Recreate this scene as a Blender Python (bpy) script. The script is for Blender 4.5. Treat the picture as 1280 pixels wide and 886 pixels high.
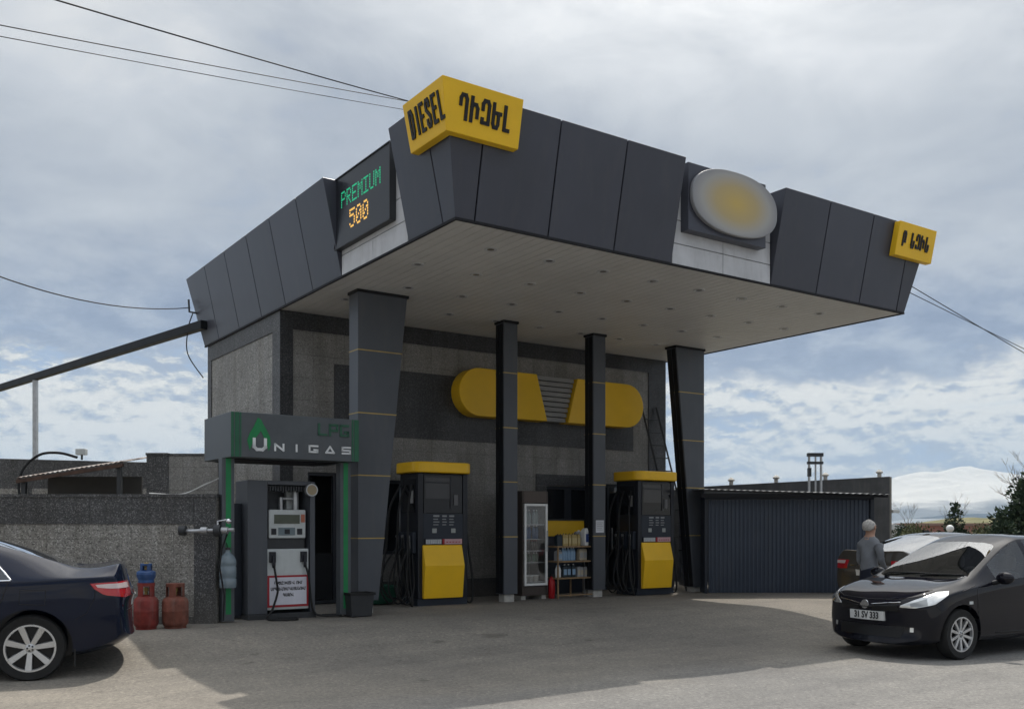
import bpy, bmesh, math, random
import numpy as np
from mathutils import Vector, Matrix
from mathutils.bvhtree import BVHTree
R = math.radians
random.seed(7)
scn = bpy.context.scene
for o in list(bpy.data.objects):
    bpy.data.objects.remove(o)

# ------------------------------------------------------------------ camera, sky, sun, exposure
CAM_H = 1.62
cam_d = bpy.data.cameras.new("camera")
cam_d.sensor_width = 36.0
cam_d.sensor_fit = 'HORIZONTAL'
cam_d.lens = 1199.0/1280.0*36.0
cam_d.shift_y = (658.3-443.0)/1280.0
cam_d.clip_start = 0.05
cam_d.clip_end = 30000
cam = bpy.data.objects.new("camera", cam_d)
cam.location = (0, 0, CAM_H)
cam.rotation_euler = (R(90), 0, 0)
scn.collection.objects.link(cam)
scn.camera = cam

SUN_EL, SUN_AZ = R(60.6), R(17.0)          # azimuth measured from +Y towards +X
sun_d = bpy.data.lights.new("sun", 'SUN')
sun_d.energy = 3.3
sun_d.angle = R(0.55)
sun_d.color = (1.0, 0.94, 0.86)
sun = bpy.data.objects.new("sun", sun_d)
sdir = Vector((math.sin(SUN_AZ)*math.cos(SUN_EL), math.cos(SUN_AZ)*math.cos(SUN_EL), math.sin(SUN_EL)))
sun.rotation_euler = sdir.to_track_quat('Z', 'Y').to_euler()
sun.location = sdir*60
scn.collection.objects.link(sun)

world = bpy.data.worlds.new("World")
scn.world = world
world.use_nodes = True
WT = world.node_tree
WT.nodes.clear()
def wn(t, **k):
    n = WT.nodes.new(t)
    for a, b in k.items(): setattr(n, a, b)
    return n
def wl(a, b): WT.links.new(a, b)
def wmath(op, a, b=None, c=None, clamp=False):
    n = wn('ShaderNodeMath', operation=op); n.use_clamp = clamp
    for i, x in enumerate((a, b, c)):
        if x is None: continue
        if isinstance(x, (int, float)): n.inputs[i].default_value = x
        else: wl(x, n.inputs[i])
    return n.outputs[0]
def wmix(f, a, b):
    n = wn('ShaderNodeMix', data_type='RGBA')
    for s, x in ((n.inputs[0], f), (n.inputs[6], a), (n.inputs[7], b)):
        if isinstance(x, (int, float)): s.default_value = x
        elif isinstance(x, tuple): s.default_value = x if len(x) == 4 else x+(1,)
        else: wl(x, s)
    return n.outputs[2]
def wramp(f, stops, interp='LINEAR'):
    n = wn('ShaderNodeValToRGB'); n.color_ramp.interpolation = interp
    e = n.color_ramp.elements
    while len(e) < len(stops): e.new(0.5)
    for i, (p, c) in enumerate(stops):
        e[i].position = p
        e[i].color = c if len(c) == 4 else tuple(c)+(1,)
    wl(f, n.inputs[0])
    return n.outputs[0]
def wnoise(vec, scale, detail=6, rough=0.55, dist=0.0):
    n = wn('ShaderNodeTexNoise'); n.inputs['Scale'].default_value = scale
    n.inputs['Detail'].default_value = detail; n.inputs['Roughness'].default_value = rough
    n.inputs['Distortion'].default_value = dist
    wl(vec, n.inputs['Vector']); return n.outputs[0]
def srgb(r, g, b):
    f = lambda c: (c/255/12.92) if c <= 10 else ((c/255+0.055)/1.055)**2.4
    return (f(r), f(g), f(b))
SKY_S = 0.10
def wramp_v(x, a, b):
    n = wn('ShaderNodeMapRange', interpolation_type='SMOOTHSTEP'); wl(x, n.inputs[0])
    n.inputs[1].default_value = a; n.inputs[2].default_value = b
    return n.outputs[0]
def wscale(c, f):
    n = wn('ShaderNodeVectorMath', operation='SCALE'); wl(c, n.inputs[0]); wl(f, n.inputs['Scale']); return n.outputs[0]
def cl(r, g, b, k=1.0):                     # a cloud radiance given by the colour it shows, for background strength SKY_S
    c = srgb(r, g, b); return tuple(x/SKY_S*k*0.94 for x in c)
tc = wn('ShaderNodeTexCoord')
sep = wn('ShaderNodeSeparateXYZ'); wl(tc.outputs['Generated'], sep.inputs[0])
dx, dy, dz = sep.outputs
horiz = wmath('SQRT', wmath('ADD', wmath('MULTIPLY', dx, dx), wmath('MULTIPLY', dy, dy)))
tanel = wmath('DIVIDE', dz, wmath('MAXIMUM', horiz, 0.001))
az = wmath('ARCTAN2', dx, dy)
# cloud deck seen in perspective: a flat layer overhead
den = wmath('ADD', wmath('MAXIMUM', dz, 0.0), 0.16)
cv = wn('ShaderNodeCombineXYZ'); wl(wmath('DIVIDE', dx, den), cv.inputs[0]); wl(wmath('DIVIDE', dy, den), cv.inputs[1]); cv.inputs[2].default_value = 3.7
deck = cv.outputs[0]
cv2 = wn('ShaderNodeCombineXYZ'); wl(az, cv2.inputs[0]); wl(wmath('MULTIPLY', tanel, 2.2), cv2.inputs[1]); cv2.inputs[2].default_value = 1.3
low = cv2.outputs[0]
n_big = wnoise(deck, 1.15, 6, 0.55, 0.6)
n_mid = wnoise(deck, 3.6, 8, 0.6, 0.4)
n_low = wnoise(low, 19.0, 12, 0.66, 0.15)
n_lowbig = wnoise(low, 5.0, 3, 0.5)
sky = wn('ShaderNodeTexSky', sky_type='NISHITA')
sky.sun_disc = False; sky.sun_elevation = SUN_EL; sky.sun_rotation = SUN_AZ
sky.altitude = 900; sky.air_density = 1.0; sky.dust_density = 2.0
# upper overcast: soft grey with paler breaks
upper_f = wmath('ADD', wmath('MULTIPLY', n_big, 0.66), wmath('MULTIPLY', n_mid, 0.34))
upper = wramp(upper_f, [(0.37, cl(164, 172, 184)), (0.45, cl(180, 186, 195)), (0.52, cl(195, 200, 206)), (0.58, cl(206, 210, 215)), (0.66, cl(230, 231, 231))])
# the cloud layer lets more light through high overhead
hi = wmath('MULTIPLY_ADD', wramp_v(dz, 0.50, 0.85), 1.1, 1.0)
upper = wscale(upper, hi)
# lower cumulus band: blue-grey bases, cream tops
# cumulus: where the cloud thins upwards its top edge is lit, where it thickens upwards it shows its grey base
mpu = wn('ShaderNodeMapping'); mpu.inputs['Location'].default_value = (0.003, 0.016, 0.0); wl(low, mpu.inputs[0])
n_up = wnoise(mpu.outputs[0], 19.0, 12, 0.66, 0.15)
lit = wmath('ADD', wmath('MULTIPLY', wmath('SUBTRACT', n_low, n_up), 5.5), wmath('MULTIPLY', wmath('SUBTRACT', n_lowbig, 0.30), 2.9), None, True)
puff = wramp(lit, [(0.0, cl(158, 170, 190)), (0.30, cl(186, 194, 205)), (0.58, cl(222, 222, 218)), (0.9, cl(250, 246, 236))])
mask = wramp_v(wmath('ADD', wmath('MULTIPLY', n_low, 0.7), wmath('MULTIPLY', n_lowbig, 0.3)), 0.37, 0.46)
lowc = wmix(mask, cl(158, 180, 209), puff)
bank = wramp(n_low, [(0.35, cl(128, 142, 168)), (0.5, cl(144, 157, 180)), (0.65, cl(172, 182, 197))])
edge = wmath('ADD', tanel, wmath('MULTIPLY', wmath('SUBTRACT', n_low, 0.5), 0.11))
edge = wmath('ADD', edge, wmath('MULTIPLY', wmath('SUBTRACT', n_lowbig, 0.5), 0.10))
def sstep(x, a, b):
    n = wn('ShaderNodeMapRange', interpolation_type='SMOOTHSTEP'); wl(x, n.inputs[0])
    n.inputs[1].default_value = a; n.inputs[2].default_value = b
    return n.outputs[0]
col = wmix(sstep(edge, 0.150, 0.178), lowc, bank)
col = wmix(sstep(edge, 0.185, 0.30), col, upper)
hz = wramp(n_lowbig, [(0.35, cl(206, 212, 218)), (0.6, cl(238, 233, 218))])
col = wmix(sstep(tanel, 0.055, 0.02), col, hz)
cover = wramp(n_mid, [(0.24, (0.72, 0.72, 0.72)), (0.42, (0.96, 0.96, 0.96))])
cn = wn('ShaderNodeSeparateColor'); wl(cover, cn.inputs[0])
col = wmix(cn.outputs[0], sky.outputs[0], col)
# the bright patch of thin cloud round the sun
dt = wn('ShaderNodeVectorMath', operation='DOT_PRODUCT'); wl(tc.outputs['Generated'], dt.inputs[0]); dt.inputs[1].default_value = sdir
glow = wmath('MULTIPLY', sstep(dt.outputs['Value'], 0.75, 1.0), wmath('MULTIPLY', n_mid, 1.6), None, True)
col = wmix(glow, col, tuple(x/SKY_S for x in (1.8, 1.76, 1.68)))
core = wmath('MULTIPLY', sstep(dt.outputs['Value'], 0.90, 0.995), wmath('MULTIPLY', n_mid, 1.8), None, True)
col = wmix(core, col, tuple(x/SKY_S for x in (4.2, 4.1, 3.9)))
bg = wn('ShaderNodeBackground'); bg.inputs['Strength'].default_value = SKY_S
wl(col, bg.inputs['Color'])
wo = wn('ShaderNodeOutputWorld'); wl(bg.outputs[0], wo.inputs['Surface'])

scn.view_settings.view_transform = 'Standard'
scn.view_settings.look = 'None'
scn.view_settings.exposure = 0.12
scn.view_settings.gamma = 1.0
scn.view_settings.use_curve_mapping = False

# ------------------------------------------------------------------ station frame (s along the front, t into the depth)
YAW = 0.601
ST_A = Vector((-0.6927, 11.7104))
ST_U = Vector((math.cos(YAW), math.sin(YAW)))
ST_V = Vector((-ST_U.y, ST_U.x))
ST_Z = 0.25
def P(s, t, z=0.0):
    q = ST_A + ST_U*s + ST_V*t
    return Vector((q.x, q.y, ST_Z+z))
def ground_z(x, y):
    w = (y - 0.45*x - 11.5)/3.5
    w = min(1.0, max(0.0, w))
    return ST_Z*w*w*(3-2*w)

# ------------------------------------------------------------------ helpers
class MB:
    """collects shapes and links them as one mesh object"""
    def __init__(self):
        self.bm = bmesh.new(); self.mi = 0; self.m = Matrix.Identity(4)
    def _v(self, co): return self.bm.verts.new(self.m @ Vector(co))
    def face(self, pts):
        try:
            f = self.bm.faces.new([self._v(p) for p in pts]); f.material_index = self.mi; return f
        except ValueError: return None
    def _f(self, vs):
        try:
            f = self.bm.faces.new(vs); f.material_index = self.mi; return f
        except ValueError: return None
    def hexa(self, b, t):
        vb = [self._v(p) for p in b]; vt = [self._v(p) for p in t]; n = len(b)
        self._f(vb[::-1]); self._f(vt)
        for i in range(n):
            self._f([vb[i], vb[(i+1) % n], vt[(i+1) % n], vt[i]])
        return self
    def box(self, x0, x1, y0, y1, z0, z1):
        return self.hexa([(x0, y0, z0), (x1, y0, z0), (x1, y1, z0), (x0, y1, z0)], [(x0, y0, z1), (x1, y0, z1), (x1, y1, z1), (x0, y1, z1)])
    def prism(self, poly, axis, a0, a1):
        def mk(p, a):
            if axis == 'x': return (a, p[0], p[1])
            if axis == 'y': return (p[0], a, p[1])
            return (p[0], p[1], a)
        return self.hexa([mk(p, a0) for p in poly], [mk(p, a1) for p in poly])
    def tube(self, pts, r, seg=8, caps=True):
        pts = [Vector(p) for p in pts]; rings = []
        n = len(pts); rr = r if isinstance(r, (list, tuple)) else [r]*n
        up = None
        for i, p in enumerate(pts):
            d = (pts[min(i+1, n-1)]-pts[max(i-1, 0)])
            if d.length < 1e-9: d = Vector((0, 0, 1))
            d.normalize()
            if up is None:
                up = Vector((0, 0, 1)) if abs(d.z) < 0.9 else Vector((1, 0, 0))
            a = d.cross(up)
            if a.length < 1e-5: a = d.cross(Vector((0, 1, 0)))
            a.normalize(); b = a.cross(d); up = b
            rings.append([self._v(p + (a*math.cos(q)+b*math.sin(q))*rr[i]) for q in (2*math.pi*k/seg for k in range(seg))])
        for i in range(n-1):
            for k in range(seg):
                self._f([rings[i][k], rings[i][(k+1) % seg], rings[i+1][(k+1) % seg], rings[i+1][k]])
        if caps:
            self._f(rings[0]); self._f(rings[-1][::-1])
        return self
    def lathe(self, prof, seg=20, c=(0, 0, 0), axis='z', caps=True):
        rings = []
        for (r, h) in prof:
            ring = []
            for k in range(seg):
                a = 2*math.pi*k/seg
                x, y = r*math.cos(a), r*math.sin(a)
                if axis == 'z': p = (c[0]+x, c[1]+y, c[2]+h)
                elif axis == 'y': p = (c[0]+x, c[1]+h, c[2]+y)
                else: p = (c[0]+h, c[1]+x, c[2]+y)
                ring.append(self._v(p))
            rings.append(ring)
        for i in range(len(rings)-1):
            for k in range(seg):
                self._f([rings[i][k], rings[i][(k+1) % seg], rings[i+1][(k+1) % seg], rings[i+1][k]])
        if caps: self._f(rings[0][::-1]); self._f(rings[-1])
        return self
    def ball(self, c, r, sc=(1, 1, 1), seg=12, rg=8):
        pr = [(max(1e-4, r*math.sin(math.pi*i/rg)), -r*math.cos(math.pi*i/rg)) for i in range(rg+1)]
        m0 = self.m
        self.m = m0 @ Matrix.Translation(Vector(c)) @ Matrix.Diagonal((sc[0], sc[1], sc[2], 1))
        self.lathe(pr, seg); self.m = m0
        return self
    def build(self, name, mats, parent=None, smooth=None, bevel=0, seg=2, loc=None, weld=False):
        if weld: bmesh.ops.remove_doubles(self.bm, verts=self.bm.verts, dist=1e-5)
        bmesh.ops.recalc_face_normals(self.bm, faces=self.bm.faces)
        me = bpy.data.meshes.new(name); self.bm.to_mesh(me); self.bm.free()
        for m in (mats if isinstance(mats, (list, tuple)) else [mats]): me.materials.append(m)
        o = bpy.data.objects.new(name, me); scn.collection.objects.link(o)
        if parent is not None: o.parent = parent
        if loc is not None: o.location = loc
        if smooth is not None: shade(me, smooth)
        if bevel:
            b = o.modifiers.new("bevel", 'BEVEL'); b.width = bevel; b.segments = seg; b.limit_method = 'ANGLE'; b.angle_limit = R(40)
        return o
def shade(me, deg):
    me.polygons.foreach_set('use_smooth', [True]*len(me.polygons))
    if deg < 179:
        bm = bmesh.new(); bm.from_mesh(me)
        for e in bm.edges:
            if len(e.link_faces) == 2 and e.calc_face_angle(0) > R(deg): e.smooth = False
        bm.to_mesh(me); bm.free()
def tag(o, label=None, cat=None, group=None, kind=None):
    if label: o['label'] = label
    if cat: o['category'] = cat
    if group: o['group'] = group
    if kind: o['kind'] = kind
    return o
def thing(name, label, cat, loc=(0, 0, 0), rz=0.0, group=None):
    o = bpy.data.objects.new(name, None); scn.collection.objects.link(o)
    o.empty_display_size = 0.2
    o.location = loc; o.rotation_euler = (0, 0, rz)
    return tag(o, label, cat, group)
def sthing(name, label, cat, s, t, z=0.0, group=None, rz=0.0):
    return thing(name, label, cat, P(s, t, z), YAW+rz, group)
def copy_tree(o, parent=None):
    c = o.copy(); scn.collection.objects.link(c)
    if parent is not None: c.parent = parent
    for ch in list(o.children): copy_tree(ch, c)
    return c
def sag(a, b, drop, n=16):
    a, b = Vector(a), Vector(b)
    return [a.lerp(b, i/n) - Vector((0, 0, drop*4*(i/n)*(1-i/n))) for i in range(n+1)]
def bez(pts, n=10):
    """smooth curve through points"""
    pts = [Vector(p) for p in pts]; out = []
    for i in range(len(pts)-1):
        p0, p1, p2, p3 = pts[max(i-1, 0)], pts[i], pts[i+1], pts[min(i+2, len(pts)-1)]
        for k in range(n):
            t = k/n
            out.append(0.5*((2*p1)+(p2-p0)*t+(2*p0-5*p1+4*p2-p3)*t*t+(3*p1-p0-3*p2+p3)*t**3))
    out.append(pts[-1]); return out
def rrect(x0, x1, y0, y1, r, n=5):
    out = []
    for cx, cy, a0 in ((x1-r, y0+r, -90), (x1-r, y1-r, 0), (x0+r, y1-r, 90), (x0+r, y0+r, 180)):
        for k in range(n+1):
            a = R(a0+90*k/n); out.append((cx+r*math.cos(a), cy+r*math.sin(a)))
    return out
def text(name, body, size, mat, parent, origin, ax, ay, an, depth=0.006, sx=1.0, bold=0.0, align='CENTER', spacing=1.0):
    """lettering as a mesh: ax / ay run along the line and up the letters, an is the surface normal"""
    cu = bpy.data.curves.new(name, 'FONT'); cu.body = body; cu.size = size; cu.align_x = align; cu.align_y = 'CENTER'
    cu.extrude = depth/2; cu.offset = bold; cu.space_character = spacing; cu.resolution_u = 4
    ob = bpy.data.objects.new(name+"_tmp", cu); scn.collection.objects.link(ob)
    dg = bpy.context.evaluated_depsgraph_get()
    me = bpy.data.meshes.new_from_object(ob.evaluated_get(dg))
    bpy.data.objects.remove(ob); bpy.data.curves.remove(cu)
    M = Matrix.Identity(4)
    ax, ay, an = Vector(ax).normalized(), Vector(ay).normalized(), Vector(an).normalized()
    for i in range(3):
        M[i][0] = ax[i]*sx; M[i][1] = ay[i]; M[i][2] = an[i]; M[i][3] = origin[i]+an[i]*depth/2
    me.transform(M); me.name = name
    me.materials.clear(); me.materials.append(mat)
    o = bpy.data.objects.new(name, me); scn.collection.objects.link(o)
    if parent is not None: o.parent = parent
    return o

GLY = {'Դ': [[(0, .58), (0, .85), (.18, 1), (.62, 1), (.8, .85), (.8, 0)]], 'Ի': [[(0, 1), (0, 0)], [(0, .6), (.2, .72), (.6, .72), (.8, .58), (.8, .2)]],
       'Զ': [[(0, .62), (0, .85), (.2, 1), (.65, 1), (.85, .85), (.85, .06)], [(.85, .06), (0, .06), (0, .22)]], 'Ե': [[(0, 1), (0, .15), (.15, 0), (.55, 0), (.7, .15), (.7, .56)], [(0, .62), (1, .62)]],
       'Լ': [[(.1, 1), (.1, 0), (.7, 0)]], 'Բ': [[(.1, 0), (.1, .85), (.25, 1), (.65, 1), (.8, .85), (.8, .45)], [(.1, .28), (.85, .28)]], 'Ն': [[(0, 1), (0, .15), (.15, 0), (.6, 0), (.75, .15), (.75, .45)]],
       'D': [[(0, 0), (0, 1)], [(0, 1), (.5, 1), (.8, .8), (.8, .2), (.5, 0), (0, 0)]], 'I': [[(.3, 0), (.3, 1)]], 'E': [[(.8, 1), (.05, 1), (.05, 0), (.8, 0)], [(.05, .52), (.7, .52)]],
       'S': [[(.8, .75), (.8, .9), (.6, 1), (.2, 1), (0, .88), (0, .65), (.8, .36), (.8, .12), (.6, 0), (.2, 0), (0, .12), (0, .25)]], 'L': [[(.05, 1), (.05, 0), (.75, 0)]]}
def stroke_text(name, word, mtl, parent, origin, ax, ay, an, w, h, adv, th, depth=0.012):
    ax, ay, an = Vector(ax).normalized(), Vector(ay).normalized(), Vector(an).normalized(); origin = Vector(origin)
    mb = MB(); x = 0.0; k = 0
    for ch in word:
        if ch == ' ': x += adv*0.8; continue
        for ln in GLY[ch]:
            pts = [Vector((x+p*w, q*h)) for p, q in ln]
            for a, b in zip(pts[:-1], pts[1:]):
                d = (b-a).normalized(); pn = Vector((-d.y, d.x))*th/2; e = d*th*0.40; k += 1
                top = depth+0.0004*(k % 9)
                q4 = [a-e-pn, b+e-pn, b+e+pn, a-e+pn]
                mb.hexa([origin+ax*p.x+ay*p.y for p in q4], [origin+ax*p.x+ay*p.y+an*top for p in q4])
        x += adv*(0.72 if ch == 'I' else 1.0)
    return mb.build(name, mtl, parent)

# ------------------------------------------------------------------ materials
def mat(name):
    m = bpy.data.materials.new(name); m.use_nodes = True
    nt = m.node_tree; nt.nodes.clear()
    out = nt.nodes.new('ShaderNodeOutputMaterial'); b = nt.nodes.new('ShaderNodeBsdfPrincipled')
    nt.links.new(b.outputs[0], out.inputs[0])
    return m, nt, b, out
def nnode(nt, t, **k):
    n = nt.nodes.new(t)
    for a, v in k.items(): setattr(n, a, v)
    return n
def ncoord(nt, kind='Object', scale=None):
    t = nt.nodes.new('ShaderNodeTexCoord').outputs[kind]
    if scale is None: return t
    mp = nt.nodes.new('ShaderNodeMapping'); mp.inputs['Scale'].default_value = scale
    nt.links.new(t, mp.inputs[0]); return mp.outputs[0]
def nnoise(nt, vec, scale, detail=4, rough=0.55):
    n = nt.nodes.new('ShaderNodeTexNoise'); n.inputs['Scale'].default_value = scale
    n.inputs['Detail'].default_value = detail; n.inputs['Roughness'].default_value = rough
    nt.links.new(vec, n.inputs['Vector']); return n.outputs[0]
def nramp(nt, f, stops):
    n = nt.nodes.new('ShaderNodeValToRGB'); e = n.color_ramp.elements
    while len(e) < len(stops): e.new(0.5)
    for i, (p, c) in enumerate(stops):
        e[i].position = p; e[i].color = tuple(c)+(1,) if len(c) == 3 else c
    nt.links.new(f, n.inputs[0]); return n.outputs[0]
def nmix(nt, f, a, b, mode='MIX'):
    n = nt.nodes.new('ShaderNodeMix'); n.data_type = 'RGBA'; n.blend_type = mode
    for s, x in ((n.inputs[0], f), (n.inputs[6], a), (n.inputs[7], b)):
        if isinstance(x, (int, float)): s.default_value = x
        elif isinstance(x, tuple): s.default_value = x if len(x) == 4 else x+(1,)
        else: nt.links.new(x, s)
    return n.outputs[2]
def nbump(nt, b, h, strength=0.2, dist=0.01):
    n = nt.nodes.new('ShaderNodeBump'); n.inputs['Strength'].default_value = strength; n.inputs['Distance'].default_value = dist
    nt.links.new(h, n.inputs['Height']); nt.links.new(n.outputs[0], b.inputs['Normal'])
def pm(name, c, rough=0.5, metal=0.0, var=0.12, scale=3.0, bump=0.0, bscale=60, coat=0.0, spec=0.32, dirt=0.0, ovar=0.0):
    """plain painted / moulded surface with slight unevenness"""
    m, nt, b, out = mat(name)
    co = ncoord(nt)
    n1 = nnoise(nt, co, scale, 5, 0.6)
    lo = tuple(max(0, x*(1-var)) for x in c); hi = tuple(min(1, x*(1+var)) for x in c)
    colr = nramp(nt, n1, [(0.3, lo), (0.7, hi)])
    if dirt:
        n3 = nnoise(nt, ncoord(nt, 'Object', (3, 3, 0.5)), 2.2, 7, 0.7)
        f = nramp(nt, n3, [(0.5, (0, 0, 0)), (0.75, (dirt, dirt, dirt))])
        s = nt.nodes.new('ShaderNodeSeparateColor'); nt.links.new(f, s.inputs[0])
        colr = nmix(nt, s.outputs[0], colr, (0.16, 0.145, 0.125))
    if ovar:
        oi = nt.nodes.new('ShaderNodeObjectInfo')
        colr = nmix(nt, 1.0, colr, nramp(nt, oi.outputs['Random'], [(0.0, (1-ovar,)*3), (1.0, (1+ovar,)*3)]), 'MULTIPLY')
    nt.links.new(colr, b.inputs['Base Color'])
    rr = nt.nodes.new('ShaderNodeMapRange'); rr.inputs[3].default_value = max(0.02, rough-0.08); rr.inputs[4].default_value = min(1, rough+0.1)
    nt.links.new(n1, rr.inputs[0]); nt.links.new(rr.outputs[0], b.inputs['Roughness'])
    b.inputs['Metallic'].default_value = metal
    b.inputs['Coat Weight'].default_value = coat; b.inputs['Coat Roughness'].default_value = 0.04
    b.inputs['Specular IOR Level'].default_value = spec
    if bump: nbump(nt, b, nnoise(nt, co, bscale, 4, 0.6), bump)
    return m
def granite(name, dark, mid, light, scale=70.0, rough=0.5, joint=None):
    m, nt, b, out = mat(name)
    co = ncoord(nt)
    v = nnode(nt, 'ShaderNodeTexVoronoi'); v.inputs['Scale'].default_value = scale; nt.links.new(co, v.inputs['Vector'])
    s = nt.nodes.new('ShaderNodeSeparateColor'); nt.links.new(v.outputs['Color'], s.inputs[0])
    c1 = nramp(nt, s.outputs[0], [(0.0, dark), (0.35, mid), (0.75, mid), (0.93, light)])
    n2 = nnoise(nt, co, 1.1, 6, 0.6)
    c2 = nmix(nt, 1.0, c1, nramp(nt, n2, [(0.3, (0.78, 0.77, 0.75)), (0.7, (1.12, 1.11, 1.08))]), 'MULTIPLY')
    n3 = nnoise(nt, ncoord(nt, 'Object', (2.5, 2.5, 0.25)), 1.5, 6, 0.65)
    c2 = nmix(nt, 1.0, c2, nramp(nt, n3, [(0.42, (1, 1, 1)), (0.72, (0.72, 0.70, 0.67))]), 'MULTIPLY')
    sx_ = nt.nodes.new('ShaderNodeSeparateXYZ'); nt.links.new(co, sx_.inputs[0])
    ad = nt.nodes.new('ShaderNodeMath'); ad.operation = 'ADD'; nt.links.new(sx_.outputs[0], ad.inputs[0]); nt.links.new(sx_.outputs[1], ad.inputs[1])
    cb_ = nt.nodes.new('ShaderNodeCombineXYZ'); nt.links.new(ad.outputs[0], cb_.inputs[0]); nt.links.new(sx_.outputs[2], cb_.inputs[1])
    bk_ = nt.nodes.new('ShaderNodeTexBrick'); bk_.offset = 0.0; nt.links.new(cb_.outputs[0], bk_.inputs['Vector'])
    bk_.inputs['Color1'].default_value = (1, 1, 1, 1); bk_.inputs['Color2'].default_value = (0.86, 0.86, 0.86, 1); bk_.inputs['Mortar'].default_value = (0.50, 0.49, 0.47, 1)
    bk_.inputs['Scale'].default_value = 1.0; bk_.inputs['Mortar Size'].default_value = 0.004; bk_.inputs['Brick Width'].default_value = 0.60; bk_.inputs['Row Height'].default_value = 0.40
    c2 = nmix(nt, 0.8, c2, nmix(nt, 1.0, c2, bk_.outputs['Color'], 'MULTIPLY'))
    # splash dirt near the ground
    zr_ = nt.nodes.new('ShaderNodeMapRange'); zr_.inputs[1].default_value = 0.55; zr_.inputs[2].default_value = 0.0; nt.links.new(sx_.outputs[2], zr_.inputs[0])
    zm_ = nt.nodes.new('ShaderNodeMath'); zm_.operation = 'MULTIPLY'; nt.links.new(zr_.outputs[0], zm_.inputs[0]); nt.links.new(n2, zm_.inputs[1])
    c2 = nmix(nt, zm_.outputs[0], c2, (0.13, 0.12, 0.105))
    nt.links.new(c2, b.inputs['Base Color'])
    b.inputs['Roughness'].default_value = rough; b.inputs['Specular IOR Level'].default_value = 0.3
    nbump(nt, b, s.outputs[0], 0.15, 0.003)
    return m
def glassy(name, tint=(0.02, 0.025, 0.03), see=0.5, rough=0.02, refl=1.0):
    m, nt, b, out = mat(name)
    nt.nodes.remove(b)
    tr = nt.nodes.new('ShaderNodeBsdfTransparent'); tr.inputs[0].default_value = tuple(0.25+0.75*see for _ in range(3))+(1,)
    gl = nt.nodes.new('ShaderNodeBsdfGlossy'); gl.inputs['Roughness'].default_value = rough; gl.inputs[0].default_value = (0.95, 0.97, 1, 1)
    df = nt.nodes.new('ShaderNodeBsdfDiffuse'); df.inputs[0].default_value = tint+(1,)
    m1 = nt.nodes.new('ShaderNodeMixShader'); m1.inputs[0].default_value = see
    nt.links.new(df.outputs[0], m1.inputs[1]); nt.links.new(tr.outputs[0], m1.inputs[2])
    fr = nt.nodes.new('ShaderNodeFresnel'); fr.inputs[0].default_value = 1.55
    rf = nt.nodes.new('ShaderNodeMath'); rf.operation = 'MULTIPLY'; rf.use_clamp = True; nt.links.new(fr.outputs[0], rf.inputs[0]); rf.inputs[1].default_value = refl      # a pane reflects from both of its faces
    m2 = nt.nodes.new('ShaderNodeMixShader'); nt.links.new(rf.outputs[0], m2.inputs[0])
    nt.links.new(m1.outputs[0], m2.inputs[1]); nt.links.new(gl.outputs[0], m2.inputs[2])
    nt.links.new(m2.outputs[0], out.inputs[0])
    return m
def emit(name, c, s=1.0):
    m, nt, b, out = mat(name)
    b.inputs['Base Color'].default_value = c+(1,); b.inputs['Emission Color'].default_value = c+(1,); b.inputs['Emission Strength'].default_value = s
    return m

M = {}
M['fascia'] = pm('fascia_anthracite', (0.056, 0.060, 0.078), 0.34, 0.0, 0.10, 0.8, dirt=0.10, ovar=0.10)
M['fascia_dark'] = pm('joint_black', (0.008, 0.008, 0.010), 0.7)
M['recess_white'] = pm('recess_panel_grey', (0.50, 0.51, 0.53), 0.45, dirt=0.25)
M['column'] = pm('column_cladding', (0.070, 0.077, 0.090), 0.36, 0.0, 0.10, 1.2, dirt=0.15, ovar=0.06)
M['brass'] = pm('brass_strip', (0.40, 0.29, 0.10), 0.4, 0.3)
M['yellow'] = pm('sign_yellow', (0.82, 0.50, 0.020), 0.40, 0, 0.06, 1.5)
M['pump_yellow'] = pm('pump_yellow', (0.84, 0.50, 0.016), 0.35, 0, 0.05, 2, dirt=0.06)
M['black_letter'] = pm('letter_black', (0.010, 0.010, 0.012), 0.5)
M['pump_black'] = pm('pump_black', (0.014, 0.016, 0.022), 0.35, 0, 0.2, 3)
M['pump_navy'] = pm('pump_navy', (0.020, 0.026, 0.038), 0.4)
M['rubber'] = pm('rubber', (0.012, 0.012, 0.012), 0.6)
M['screen'] = pm('screen_glass', (0.010, 0.011, 0.014), 0.08)
M['white'] = pm('white_paint', (0.72, 0.73, 0.72), 0.4, dirt=0.12)
M['offwhite'] = pm('offwhite_plastic', (0.50, 0.53, 0.53), 0.45, dirt=0.2)
M['steel'] = pm('galvanised_steel', (0.42, 0.43, 0.44), 0.4, 0.7, 0.2, 8)
M['chrome'] = pm('chrome', (0.75, 0.76, 0.78), 0.12, 1.0, 0.05)
M['darksteel'] = pm('dark_steel', (0.045, 0.047, 0.050), 0.5, 0.3)
M['concrete'] = pm('concrete_foot', (0.42, 0.41, 0.38), 0.85, 0, 0.2, 12, 0.3)
M['granite_light'] = granite('granite_light', (0.11, 0.108, 0.102), (0.275, 0.268, 0.252), (0.46, 0.45, 0.43), 62)
M['granite_mid'] = granite('granite_mid', (0.15, 0.149, 0.145), (0.255, 0.252, 0.245), (0.36, 0.355, 0.345), 85)
M['granite_dark'] = granite('granite_dark', (0.032, 0.033, 0.035), (0.078, 0.079, 0.082), (0.20, 0.20, 0.205), 75)
M['granite_black'] = granite('granite_black', (0.022, 0.023, 0.027), (0.050, 0.052, 0.057), (0.10, 0.10, 0.105), 75, 0.35)
M['window_glass'] = glassy('window_glass', (0.012, 0.014, 0.018), 0.35)
M['frame_dark'] = pm('window_frame_navy', (0.018, 0.022, 0.030), 0.4)
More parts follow.
